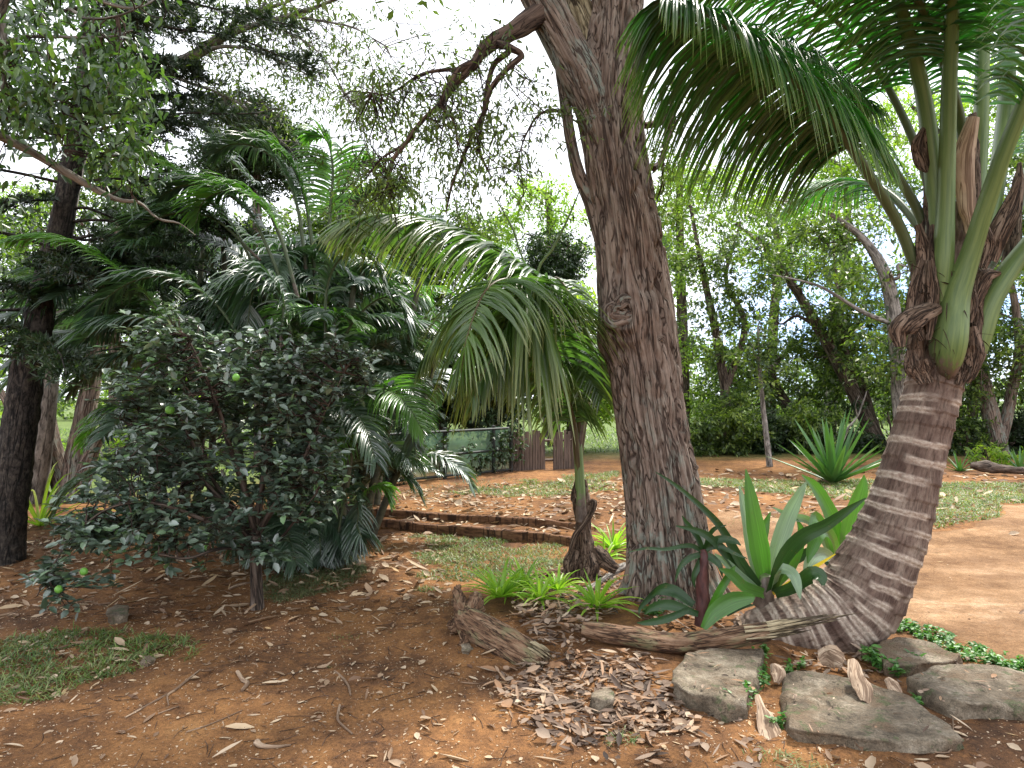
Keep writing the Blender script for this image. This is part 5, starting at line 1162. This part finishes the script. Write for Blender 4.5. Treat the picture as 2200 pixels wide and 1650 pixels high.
bgtree('dull green tree behind the leaning dark trunk', 1720, 20, [(1700, 790, 160, 80), (1850, 850, 120, 70), (1560, 830, 110, 70)], 'back_mid', lean=-60, m=50, dens=1.0, w=34)
bgtree('pale-stemmed tree in the middle of the right wood', 1780, 23, [(1740, 380, 140, 90), (1850, 430, 120, 80)], 'back_mid', lean=40, m=40, dens=0.5, barkm='bark_pale')
bgtree('tree with a twisting dark trunk left of the palm trunk', 1815, 19, [(1850, 650, 100, 90), (1780, 760, 90, 80)], 'back_mid', [[(1905, 985, 26), (1870, 900, 26), (1850, 830, 22), (1810, 760, 20), (1790, 660, 14), (1830, 560, 6)]], m=46, dens=0.8)
# hedge of shrubs at the foot of the wood
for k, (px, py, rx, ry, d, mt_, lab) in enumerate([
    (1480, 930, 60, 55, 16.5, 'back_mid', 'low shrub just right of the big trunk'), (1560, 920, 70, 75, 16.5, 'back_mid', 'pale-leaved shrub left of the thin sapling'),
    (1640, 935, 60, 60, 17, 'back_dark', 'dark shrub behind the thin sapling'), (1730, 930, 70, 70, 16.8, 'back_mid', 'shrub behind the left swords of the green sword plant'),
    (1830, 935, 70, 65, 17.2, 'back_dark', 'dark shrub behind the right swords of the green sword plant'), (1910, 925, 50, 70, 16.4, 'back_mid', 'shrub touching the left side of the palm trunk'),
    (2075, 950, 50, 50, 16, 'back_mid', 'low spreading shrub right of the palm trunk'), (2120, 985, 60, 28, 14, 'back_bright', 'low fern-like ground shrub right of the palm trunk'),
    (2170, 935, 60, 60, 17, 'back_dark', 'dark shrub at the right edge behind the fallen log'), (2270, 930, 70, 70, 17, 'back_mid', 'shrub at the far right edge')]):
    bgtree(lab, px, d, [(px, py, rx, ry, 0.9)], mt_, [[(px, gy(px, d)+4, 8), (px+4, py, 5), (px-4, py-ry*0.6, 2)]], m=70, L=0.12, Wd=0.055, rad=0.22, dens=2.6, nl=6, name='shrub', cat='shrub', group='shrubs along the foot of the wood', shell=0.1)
# middle background
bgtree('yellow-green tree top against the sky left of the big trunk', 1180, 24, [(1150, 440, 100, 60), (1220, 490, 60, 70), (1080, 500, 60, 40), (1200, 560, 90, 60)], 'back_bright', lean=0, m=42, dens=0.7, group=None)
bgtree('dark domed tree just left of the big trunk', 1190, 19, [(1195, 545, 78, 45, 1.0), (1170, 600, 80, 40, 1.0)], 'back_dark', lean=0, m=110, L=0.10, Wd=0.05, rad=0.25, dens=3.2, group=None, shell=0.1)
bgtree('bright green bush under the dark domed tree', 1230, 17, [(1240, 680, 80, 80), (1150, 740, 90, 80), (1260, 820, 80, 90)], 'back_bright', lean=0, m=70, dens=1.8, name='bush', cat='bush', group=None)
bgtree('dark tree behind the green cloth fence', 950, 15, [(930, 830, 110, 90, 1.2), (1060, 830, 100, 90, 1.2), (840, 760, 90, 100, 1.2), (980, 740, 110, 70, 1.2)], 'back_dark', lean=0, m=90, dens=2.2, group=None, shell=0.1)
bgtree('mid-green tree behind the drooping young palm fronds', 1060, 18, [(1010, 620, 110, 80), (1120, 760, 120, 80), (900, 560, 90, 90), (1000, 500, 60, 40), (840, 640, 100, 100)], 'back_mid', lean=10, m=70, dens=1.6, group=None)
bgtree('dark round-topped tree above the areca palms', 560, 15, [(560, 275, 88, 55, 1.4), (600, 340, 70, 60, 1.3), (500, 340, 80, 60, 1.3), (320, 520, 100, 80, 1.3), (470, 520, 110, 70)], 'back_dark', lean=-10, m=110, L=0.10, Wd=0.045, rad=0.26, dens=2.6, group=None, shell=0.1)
g4 = 'sunlit trees behind the left side'
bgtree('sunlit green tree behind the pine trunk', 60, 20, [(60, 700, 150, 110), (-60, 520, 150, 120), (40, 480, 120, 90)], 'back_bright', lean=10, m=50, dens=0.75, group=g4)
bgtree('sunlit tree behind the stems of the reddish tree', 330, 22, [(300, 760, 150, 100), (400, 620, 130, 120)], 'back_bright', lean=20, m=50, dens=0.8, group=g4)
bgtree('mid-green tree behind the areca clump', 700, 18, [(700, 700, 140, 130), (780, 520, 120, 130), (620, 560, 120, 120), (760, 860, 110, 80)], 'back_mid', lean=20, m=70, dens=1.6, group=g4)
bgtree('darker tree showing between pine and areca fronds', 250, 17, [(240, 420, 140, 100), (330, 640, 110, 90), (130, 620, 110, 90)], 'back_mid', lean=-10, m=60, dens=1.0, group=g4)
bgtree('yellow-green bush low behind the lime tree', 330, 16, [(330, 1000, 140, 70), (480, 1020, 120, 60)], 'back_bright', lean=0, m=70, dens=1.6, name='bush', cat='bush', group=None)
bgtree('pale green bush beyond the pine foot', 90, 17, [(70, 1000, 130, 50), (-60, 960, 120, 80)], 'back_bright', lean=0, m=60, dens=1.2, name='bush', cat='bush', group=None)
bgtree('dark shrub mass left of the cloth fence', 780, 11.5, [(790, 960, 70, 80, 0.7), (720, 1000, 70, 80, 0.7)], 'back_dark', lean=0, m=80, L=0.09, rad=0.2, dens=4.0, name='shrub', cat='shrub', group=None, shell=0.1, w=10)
# far-off wood closing the horizon
mc = MB()
for k in range(90):
    a = R.uniform(-62, 62); d = R.uniform(42, 60); c = np.array([math.sin(math.radians(a))*d, math.cos(math.radians(a))*d, R.uniform(0.5, 3.0)])
    foliage(mc, ellip(c, (4, 3, 2.2), 12), 40, 0.9, 0.42, 0.22)
tag(mc.build('distant_wood', M['back_mid']), 'hazy far-off belt of trees closing the view', 'wood', kind='stuff')

# ------------------------------------------------------------------ fences
FA, FB = G(832, 1042), G(1098, 1014)
def fpt(t, h): p = FA+(FB-FA)*t; return np.array([p[0], p[1], float(hbase(p[0], p[1]))+h])
def bar(mb, a, b, w, sides=4): tube(mb, np.array([[*a, w], [*b, w]]), sides, 2)
cf = root('cloth_fence', 'low fence of green shade cloth on dark posts and rails', 'fence', tuple(FA))
n, kz = 120, 26; T_, Z_ = np.meshgrid(np.linspace(0, 1, n), np.linspace(0, 1, kz)); V = np.zeros((kz, n, 3)); FHT = 0.80
for a in range(n):
    for b in range(kz): V[b, a] = fpt(T_[b, a], 0.02+Z_[b, a]*FHT)
nv = np.array([-(FB-FA)[1], (FB-FA)[0], 0]); nv /= np.linalg.norm(nv)
V += nv*((fbm(V*[2, 2, 3.0], 3)-0.5)[..., None]*0.12+0.04); V[..., 2] += np.sin(T_*math.pi*5)*0.012*Z_
ii = np.arange(kz-1)[:, None]*n; j = np.arange(n-1)[None, :]
mb = MB(); mb.add(V, np.stack([ii+j, ii+j+1, ii+n+j+1, ii+n+j], -1).reshape(-1, 4)); mb.build('shade_cloth', M['cloth'], cf)
for t in (0.0, 0.43, 0.84, 1.0):
    mb = MB(); bar(mb, fpt(t, -0.1), fpt(t, FHT+0.06), 0.035); mb.build('post', M['post'], cf)
for h0, h1 in ((FHT, FHT+0.0), (0.40, 0.42), (0.06, 0.05)):
    mb = MB(); bar(mb, fpt(-0.02, h0)-nv*0.03, fpt(1.0, h1)-nv*0.03, 0.022); mb.build('rail', M['post'], cf)
PA, PB_ = G(1100, 1012), G(1240, 1004)
wf = root('picket_fence', 'low brown wooden picket fence beside the cloth fence', 'fence', tuple(PA))
for k in range(26):
    t = k/25.0
    p = PA+(PB_-PA)*t; h = 0.72+R.normal(0, 0.03); u = nrm(PB_-PA)
    if 13 <= k <= 15: continue
    v = np.array([-u[1], u[0], 0]); w = np.linalg.norm(PB_-PA)/26*0.44
    c = [p-u*w-v*0.01, p+u*w-v*0.01, p+u*w+v*0.01, p-u*w+v*0.01]
    V = np.array([q*[1, 1, 0]+[0, 0, p[2]-0.05] for q in c]+[q*[1, 1, 0]+[0, 0, p[2]+h] for q in c]); V[4:] += R.normal(0, 0.008, 3)
    mb = MB(); mb.add(V, np.array([[0, 1, 5, 4], [1, 2, 6, 5], [2, 3, 7, 6], [3, 0, 4, 7], [4, 5, 6, 7]])); mb.build('picket', M['picket'], wf, smooth=False)
for h in (0.18, 0.55):
    mb = MB(); bar(mb, PA+[0, 0.05, h], PB_+[0, 0.05, h], 0.025); mb.build('rail', M['picket'], wf)

vn = root('vine', 'dark leafy vine climbing over the green cloth fence', 'vine', tuple(fpt(0.5, 0)))
ms = MB(); ml = MB()
for k in range(26):
    t = R.uniform(0.0, 1.15); a = fpt(t, 0)-nv*0.06; b = fpt(t+R.normal(0, 0.06), R.uniform(0.3, 1.0))-nv*R.uniform(0.05, 0.15)
    S = tube(ms, limb_path(a, b, 0.006, 0.003, 0.3), 4, 10, cap=False)[:, :3]
    foliage(ml, S[3:], 5, 0.07, 0.08, 0.045, 'leaf', 0.3)
ms.build('stems', M['bark_twig'], vn); ml.build('leaves', M['back_dark'], vn)
# ------------------------------------------------------------------ logs
def logobj(label, p, mat='log', hollow=None, disp=0.05, sides=48, n=160, name='log'):
    rt = root(name, label, 'log', tuple(G(p[0][0], p[0][1])))
    def dd(th, v, bk, q):
        w = fbm(bk*[8, 8, 3], 3); cr = 1-np.abs(2*fbm(bk*[26, 26, 4], 3)-1)
        return (w-0.5)*disp-np.clip((cr-0.85)/0.15, 0, 1)*0.008
    mb = MB(); tube(mb, rows(p), sides, n, dd); mb.build('bark', M[mat], rt); return rt
lg = logobj('short broken log with a splintered hollow end on the left', [(990, 1322, 40, 4.62), (1010, 1340, 64, 4.55), (1050, 1366, 70, 4.45), (1095, 1392, 70, 4.33), (1130, 1412, 74, 4.24), (1165, 1432, 60, 4.16)])
def splinters(par, p0, p1, n, L, rad, seed=0):
    a, b = W(*p0), W(*p1); ax = nrm(b-a); mb = MB()
    s = nrm(np.cross(ax, [0, 0, 1.0])); u = np.cross(s, ax)
    for k in range(n):
        an = k/n*2*math.pi+R.normal(0, 0.15); r = rad*R.uniform(0.62, 1.0)
        off = s*math.cos(an)*r+u*math.sin(an)*r*0.9
        l = L*R.uniform(0.5, 1.15)*(0.7+0.5*math.cos(an-1.0))
        q0 = a+off; q1 = a+off*1.02+ax*l*0.5; q2 = a+off*R.uniform(0.8, 1.1)+ax*l
        tube(mb, np.array([[*q0, 0.016], [*q1, 0.012], [*q2, 0.002]]), 5, 8, flat=0.5)
    mb.build('splintered_end', M['rot'], par)
splinters(lg, (1140, 1405, 4.22), (1200, 1445, 4.08), 38, 0.15, 0.095)
for p in ([(1000, 1335, 36, 4.58), (975, 1345, 26, 4.6), (962, 1340, 10, 4.62)], [(1000, 1330, 40, 4.62), (985, 1290, 26, 4.8), (980, 1260, 10, 4.95)], [(1010, 1345, 30, 4.52), (1000, 1375, 20, 4.45), (990, 1390, 8, 4.42)], [(1012, 1330, 50, 4.66), (1020, 1298, 36, 4.75), (1030, 1276, 14, 4.85)]):
    mb = MB(); tube(mb, rows(p), 20, 40, lambda th, v, bk, q: (fbm(q*[40, 40, 20], 3)-0.5)*0.08); mb.build('root', M['log'], lg)
ll = logobj('long straight log lying in front of the big tree and palm foot', [(1252, 1350, 36, 4.42), (1300, 1360, 42, 4.38), (1370, 1372, 44, 4.34), (1450, 1382, 44, 4.28), (1530, 1376, 44, 4.22), (1600, 1364, 44, 4.16), (1650, 1356, 42, 4.14)], disp=0.03)
splinters(ll, (1640, 1356, 4.15), (1790, 1330, 4.08), 30, 0.42, 0.05)
splinters(ll, (1600, 1362, 4.16), (1750, 1350, 4.08), 16, 0.30, 0.055)
def rootlog(label, p, w, mat='log'):
    rw = []
    for k, (px, py) in enumerate(p):
        g = G(px, py); r = w[k]*0.5*g[1]/F; rw.append([g[0], g[1], g[2]+r*0.5, r])
    mb = MB(); tube(mb, rw, 12, 40, lambda th, v, bk, q: (fbm(q*[30, 30, 30], 3)-0.5)*0.03)
    tag(mb.build('dead_branch', M[mat]), label, 'branch', 'dead branches around the young palm')
rootlog('dead branch lying left of the young palm base', [(1110, 1243), (1160, 1238), (1210, 1232), (1240, 1215)], [8, 14, 18, 14])
rootlog('pale dead branch running right towards the big trunk', [(1225, 1290), (1270, 1262), (1310, 1240), (1340, 1222)], [8, 12, 14, 16], 'bark_pale')
rootlog('thick dead branch propped right of the young palm base', [(1275, 1190), (1300, 1210), (1330, 1228)], [16, 20, 18])
rootlog('thin grey dead branch beside the bromeliads', [(1150, 1262), (1190, 1246), (1240, 1236)], [5, 6, 5], 'bark_pale')
g = G(2120, 1008)
mb = MB(); tube(mb, rows([(2085, 1000, 14, 12.5), (2115, 1003, 26, 12.4), (2160, 1008, 18, 12.2), (2210, 1012, 14, 12)]), 14, 40, lambda th, v, bk, q: (fbm(q*[8, 8, 8], 3)-0.5)*0.05)
tag(mb.build('fallen_trunk', M['bark_back']), 'fallen grey trunk on the far lawn at the right edge', 'log')
mb = MB(); tube(mb, rows([(1822, 920, 5, 11.5), (1842, 895, 4, 11.5), (1855, 862, 3, 11.5), (1862, 840, 2, 11.5)]), 5, 20); tube(mb, rows([(1842, 895, 3, 11.5), (1838, 870, 2, 11.4), (1846, 850, 1.5, 11.4)]), 5, 12); tube(mb, rows([(1822, 920, 5, 11.5), (1800, 980, 6, 11.6), (1790, 1035, 7, 11.7)]), 5, 14)
tag(mb.build('dead_branch', M['bark_pale']), 'bleached bare twig rising behind the sword plant', 'branch')
for lab, p, wd, tw in (('large pale husk leaning between the two nearest slabs', [(1628, 1490, 10, 3.50), (1638, 1520, 26, 3.42), (1650, 1555, 44, 3.34), (1660, 1582, 52, 3.28), (1662, 1592, 44, 3.26)], 0.25, 0.3),
                   ('curled brown husk resting on the long flat slab', [(1838, 1418, 26, 3.75), (1845, 1450, 40, 3.62), (1858, 1478, 38, 3.55), (1862, 1505, 22, 3.5)], 0.4, 0.2),
                   ('flat tan husk lying behind the pale block', [(1760, 1418, 30, 4.0), (1790, 1412, 46, 3.95), (1812, 1422, 16, 3.9)], 0.3, 0.1),
                   ('orange-brown dry leaf standing between the right slabs', [(1905, 1455, 12, 3.7), (1918, 1470, 26, 3.66), (1935, 1490, 8, 3.62)], 0.4, 0.3),
                   ('dark curled husk in the gap behind the long slab', [(1660, 1425, 16, 3.9), (1672, 1445, 34, 3.85), (1668, 1470, 12, 3.8)], 0.5, 0.3)):
    mb = flap(p, bend=wd, par=None, twist=tw); tag(mb.build('palm_husk', M['husk']), lab, 'palm husk', 'dry husks among the slabs')

# ------------------------------------------------------------------ plants
def rosette(name, label, px, py, L, Wd, n, mat, group=None, cat='plant', up=(0.25, 1.2), droop=0.9, z=0.0, seg=6, prof='lance', base=None):
    g = G(px, py)+[0, 0, z] if base is None else base
    mb = MB(); a = np.arange(n)*2.4+R.normal(0, 0.2, n); el = np.linspace(up[0], up[1], n)
    d = np.column_stack([np.cos(a)*np.cos(el), np.sin(a)*np.cos(el), np.sin(el)])
    ribbons(mb, np.repeat(g[None], n, 0)+d*[0.012, 0.012, 0.0], d, L*R.uniform(0.75, 1.1, n), Wd*R.uniform(0.85, 1.15, n), droop*R.uniform(0.5, 1.3, n), seg, 0.3, prof=prof)
    o = mb.build(name, M[mat]); tag(o, label, cat, group); return o
gb = 'bromeliads around the big tree'
for px, py, L, n, z, lab in ((1075, 1300, .27, 30, .07, 'tall bright bromeliad at the left end of the log bed'), (1125, 1272, .24, 26, .05, 'bromeliad behind the leftmost tall one'),
                          (1160, 1305, .22, 24, .06, 'bromeliad in the middle of the row behind the logs'), (1200, 1280, .20, 22, .05, 'small bromeliad right of the middle of the row'),
                          (1282, 1318, .27, 30, .05, 'spreading bromeliad nearest the big trunk'), (1318, 1192, .30, 28, 0.04, 'upright bromeliad right of the young palm base'),
                          (1300, 1215, .2, 18, 0.03, 'small bromeliad tucked at the foot of the upright one'), (1095, 1285, .2, 18, .05, 'small bromeliad between the two leftmost ones')):
    rosette('bromeliad', lab, px, py, L*1.28, 0.034, int(n*1.2), 'brom', gb, 'bromeliad', z=z)
gs = 'sword-leaved plants on the far lawn'
rosette('sword_plant', 'large clump of stiff green sword leaves on the far lawn', 1790, 1036, 1.2, 0.12, 34, 'agave', gs, up=(0.35, 1.4), droop=0.08)
rosette('sword_plant', 'green sword plant cut by the right edge', 2192, 1010, 0.55, 0.06, 18, 'agave', gs, up=(0.2, 1.3), droop=0.15)
rosette('sword_plant', 'small green sword plant right of the palm trunk', 2062, 1012, 0.42, 0.05, 14, 'agave', gs, up=(0.2, 1.2), droop=0.2)
rosette('fern', 'yellowish ferny palm seedling beside the pine foot', 85, 1130, 1.0, 0.04, 22, 'back_bright', None, 'fern', up=(0.3, 1.3), droop=0.9)
def blade(par, p, mat='lily', fold=0.3, ahead=(0.2, -1.0, 0.35), name='leaf', seg=16):
    S = spline(rows(p), seg); T, _, _ = frames(S[:, :3]); v = nrm(np.array(ahead, float)); Sd = nrm(np.cross(T, v)); Nn = np.cross(Sd, T); Nn *= np.sign(np.sum(Nn*v, -1, keepdims=True)+1e-9)
    r = S[:, 3][:, None]; cs = [-1, -0.5, 0, 0.5, 1]
    rip = (fbm(np.stack([S[:, 0]*9, S[:, 2]*9, S[:, 1]*9], -1), 2)-0.5)[:, None]*r*0.5
    V = np.stack([S[:, :3]+Sd*r*c+Nn*r*fold*abs(c)+Nn*rip*c for c in cs], 1)
    V2 = V-Nn[:, None, :]*0.0015
    n = len(S); k = 5; i = np.arange(n-1)[:, None]*k; j = np.arange(k-1)[None, :]; Fq = np.stack([i+j, i+j+1, i+k+j+1, i+k+j], -1).reshape(-1, 4)
    bk = np.stack([np.broadcast_to(np.array(cs)[None, :]*0.5, (n, k)), np.broadcast_to(np.linspace(0, 1, n)[:, None], (n, k)), np.ones((n, k))], -1)
    mb = MB(); mb.add(V, Fq, bk); return mb.build(name, M[mat], par)
la = root('spider_lily', 'broad-leaved lily with tall upright green leaves right of the big trunk', 'plant', tuple(G(1640, 1282)), 'broad-leaved lilies')
D0 = 4.75
for p, mt_ in (
    ([(1645, 1272, 26, 4.75), (1632, 1200, 44, 4.74), (1618, 1120, 42, 4.72), (1608, 1050, 24, 4.72), (1602, 1008, 3, 4.72)], 'lily'),
    ([(1650, 1265, 22, 4.8), (1668, 1180, 38, 4.85), (1692, 1110, 34, 4.95), (1718, 1060, 18, 5.0), (1732, 1036, 3, 5.05)], 'lily_pale'),
    ([(1655, 1272, 24, 4.7), (1680, 1200, 36, 4.6), (1720, 1155, 32, 4.5), (1770, 1130, 26, 4.42), (1815, 1100, 18, 4.36), (1860, 1070, 3, 4.32)], 'lily_dark'),
    ([(1630, 1270, 26, 4.72), (1585, 1200, 26, 4.6), (1545, 1130, 18, 4.5), (1490, 1075, 12, 4.4), (1440, 1035, 8, 4.3), (1408, 1014, 2, 4.25)], 'lily_dark'),
    ([(1632, 1265, 16, 4.85), (1612, 1180, 24, 4.95), (1600, 1100, 24, 5.0), (1588, 1045, 4, 5.05)], 'lily_pale'),
    ([(1625, 1270, 22, 4.7), (1580, 1215, 26, 4.6), (1535, 1165, 20, 4.5), (1500, 1142, 14, 4.45), (1452, 1130, 3, 4.4)], 'lily_dark'),
    ([(1660, 1262, 16, 4.7), (1672, 1228, 28, 4.55), (1698, 1232, 32, 4.45), (1712, 1258, 22, 4.4), (1719, 1287, 3, 4.38)], 'lily_pale'),
    ([(1640, 1280, 14, 4.7), (1590, 1240, 22, 4.6), (1560, 1210, 18, 4.55), (1535, 1190, 3, 4.5)], 'lily_pale'),
    ([(1665, 1275, 20, 4.65), (1700, 1262, 26, 4.55), (1740, 1235, 34, 4.45), (1762, 1240, 30, 4.4), (1768, 1258, 8, 4.38)], 'lily_dark'),
    ([(1660, 1275, 8, 4.7), (1700, 1250, 10, 4.6), (1750, 1218, 9, 4.5), (1795, 1190, 2, 4.4)], 'yellow'),
    ([(1660, 1262, 18, 4.85), (1700, 1215, 22, 4.95), (1720, 1150, 22, 5.0), (1712, 1115, 3, 5.0)], 'lily'),
    ([(1640, 1275, 20, 4.65), (1600, 1262, 26, 4.5), (1570, 1235, 22, 4.45), (1545, 1222, 3, 4.4)], 'lily'),
    ([(1645, 1272, 20, 4.85), (1628, 1210, 26, 4.95), (1640, 1140, 22, 5.05), (1655, 1100, 3, 5.1)], 'lily')):
    blade(la, p, mt_)
mb = MB(); tube(mb, rows([(1640, 1300, 44, 4.76), (1642, 1265, 40, 4.75), (1643, 1235, 30, 4.75)]), 14, 16); mb.build('stem', M['petiole'], la)
lb = root('spider_lily', 'broad-leaved lily half hidden behind the left side of the palm trunk', 'plant', tuple(G(1800, 1215)), 'broad-leaved lilies')
for p, mt_ in (
    ([(1808, 1215, 22, 5.3), (1795, 1140, 34, 5.3), (1772, 1085, 36, 5.28), (1748, 1045, 24, 5.25), (1722, 1020, 3, 5.2)], 'lily'),
    ([(1815, 1215, 22, 5.3), (1822, 1140, 44, 5.3), (1840, 1080, 40, 5.3), (1853, 1040, 20, 5.3), (1856, 1020, 3, 5.3)], 'lily'),
    ([(1800, 1220, 20, 5.25), (1768, 1160, 22, 5.15), (1738, 1120, 18, 5.05), (1700, 1110, 16, 5.0), (1660, 1090, 3, 5.0)], 'lily_pale'),
    ([(1798, 1225, 18, 5.2), (1770, 1140, 22, 5.1), (1750, 1110, 22, 5.0), (1742, 1160, 20, 4.9), (1738, 1205, 3, 4.88)], 'lily'),
    ([(1800, 1225, 18, 5.2), (1790, 1160, 22, 5.0), (1765, 1140, 28, 4.85), (1742, 1180, 24, 4.75), (1735, 1210, 3, 4.7)], 'lily'),
    ([(1800, 1225, 18, 5.2), (1780, 1195, 26, 4.95), (1752, 1195, 34, 4.8), (1735, 1220, 28, 4.7), (1726, 1244, 3, 4.65)], 'lily_pale'),
    ([(1795, 1225, 18, 5.25), (1750, 1185, 20, 5.3), (1715, 1200, 18, 5.3), (1690, 1225, 3, 5.3)], 'lily_dark')):
    blade(lb, p, mt_)
ti = root('dark_leaved_plant', 'dark red-stemmed plant with thin drooping leaves before the big trunk', 'plant', tuple(G(1510, 1335)))
mb = MB(); tube(mb, rows([(1508, 1345, 30, 4.55), (1512, 1300, 28, 4.55), (1508, 1250, 26, 4.55), (1512, 1200, 22, 4.55), (1510, 1180, 12, 4.55)]), 16, 40, lambda th, v, bk, q: (fbm(bk*[30, 30, 10], 3)-0.5)*0.03); mb.build('stem', M['stem_red'], ti)
for p in ([(1510, 1185, 11), (1480, 1172, 10), (1430, 1180, 7), (1390, 1178, 6), (1350, 1186, 2)], [(1512, 1185, 10), (1495, 1150, 14), (1475, 1125, 11), (1465, 1108, 2)], [(1512, 1185, 13), (1540, 1160, 17), (1575, 1162, 14), (1592, 1172, 2)],
          [(1510, 1190, 11), (1530, 1200, 17), (1545, 1215, 14), (1552, 1240, 2)], [(1508, 1190, 11), (1480, 1200, 13), (1460, 1220, 10), (1450, 1250, 2)], [(1512, 1180, 8), (1530, 1140, 10), (1560, 1128, 2)], [(1510, 1190, 11), (1500, 1215, 15), (1490, 1240, 11), (1492, 1262, 2)], [(1512, 1180, 8), (1545, 1175, 11), (1580, 1190, 7), (1605, 1200, 2)]):
    blade(ti, [(a, b, c, 4.55-0.0012*abs(a-1510)) for a, b, c in p], 'lily_dark')
gl = root('strap_leaved_plant', 'low plant with wide strap leaves lying behind the long log', 'plant', tuple(G(1500, 1335)))
for p, mt_ in (([(1490, 1300, 15, 4.6), (1450, 1272, 26, 4.65), (1420, 1268, 20, 4.68), (1400, 1280, 2, 4.7)], 'lily_dark'), ([(1480, 1310, 12, 4.5), (1430, 1330, 16, 4.45), (1390, 1338, 12, 4.42), (1368, 1338, 2, 4.4)], 'lily_dark'),
               ([(1510, 1350, 14, 4.35), (1535, 1315, 34, 4.38), (1572, 1292, 38, 4.42), (1612, 1285, 20, 4.45), (1622, 1284, 2, 4.45)], 'lily'), ([(1520, 1320, 14, 4.5), (1545, 1270, 18, 4.5), (1570, 1230, 14, 4.5), (1580, 1215, 2, 4.5)], 'lily'),
               ([(1500, 1320, 12, 4.5), (1440, 1300, 22, 4.5), (1400, 1306, 15, 4.5), (1385, 1320, 2, 4.5)], 'lily_dark'), ([(1560, 1320, 10, 4.5), (1590, 1302, 16, 4.48), (1620, 1300, 2, 4.45)], 'lily_dark'), ([(1480, 1300, 10, 4.7), (1430, 1260, 15, 4.8), (1380, 1300, 10, 4.7), (1372, 1320, 2, 4.65)], 'lily_dark')):
    blade(gl, p, mt_)
def weed(name, label, spots, mat='weed', L=0.035, Wd=0.02, h=0.10, kind=None, n=14):
    ms = MB()
    rn = [G(px, py)+[0, 0, 0.004] for px, py in spots]
    if len(rn) > 1: tube(ms, np.array([[*p_, 0.002] for p_ in rn]), 4, len(rn)*4)
    for px, py in spots:
        g = G(px, py)
        for q in range(3):
            t = g+[R.normal(0, 0.03), R.normal(0, 0.03), h*R.uniform(0.4, 1.2)]
            tube(ms, np.array([[*g, 0.0015], [*t, 0.001]]), 3, 2, cap=False)
            m = n; P = g+(t-g)*R.uniform(0.2, 1, (m, 1))
            leaves(ms, P, R.normal(0, 1, (m, 3))*[1, 1, 0.35], np.array([0, 0, 1.0])+R.normal(0, 0.3, (m, 3)), L*R.uniform(0.5, 1.2, m), Wd*R.uniform(0.7, 1.2, m), 0.12)
    return tag(ms.build(name, M[mat]), label, 'weed', kind=kind)
weed('creeping_weed', 'bright creeping weed running along the driveway edge', [(x, 1335+(x-1920)*0.37+R.normal(0, 9)) for x in np.linspace(1915, 2240, 60)], h=0.05, n=8, kind='stuff')
weed('creeping_weed', 'small-leaved weed growing over the right side of the pale block', [(1640, 1395), (1630, 1420), (1645, 1450), (1625, 1475), (1615, 1500), (1600, 1510), (1640, 1480), (1590, 1525), (1560, 1520)], h=0.09, L=0.03)
weed('leafy_weed', 'upright leafy weed at the foot of the palm trunk', [(1870, 1415), (1880, 1430), (1900, 1440)], h=0.16, L=0.06, Wd=0.022)
weed('leafy_weed', 'leafy weed on the small slab behind the thick one', [(1955, 1430), (1965, 1425), (1930, 1450)], h=0.10, L=0.05, Wd=0.018)
weed('leafy_weed', 'tiny weed before the left corner of the thick slab', [(1975, 1515), (1985, 1508)], h=0.03, L=0.035, n=6)
weed('leafy_weed', 'weed in the gap right of the pale husk', [(1690, 1440), (1715, 1430), (1680, 1560)], h=0.05, L=0.03)
weed('leafy_weed', 'slender seedling between the big trunk and the lily', [(1575, 1240), (1565, 1235)], h=0.42, L=0.09, Wd=0.03, n=5)
weed('leafy_weed', 'grey-green weed at the front of the big trunk', [(1392, 1318), (1405, 1322), (1420, 1315)], h=0.10, L=0.05, Wd=0.016)
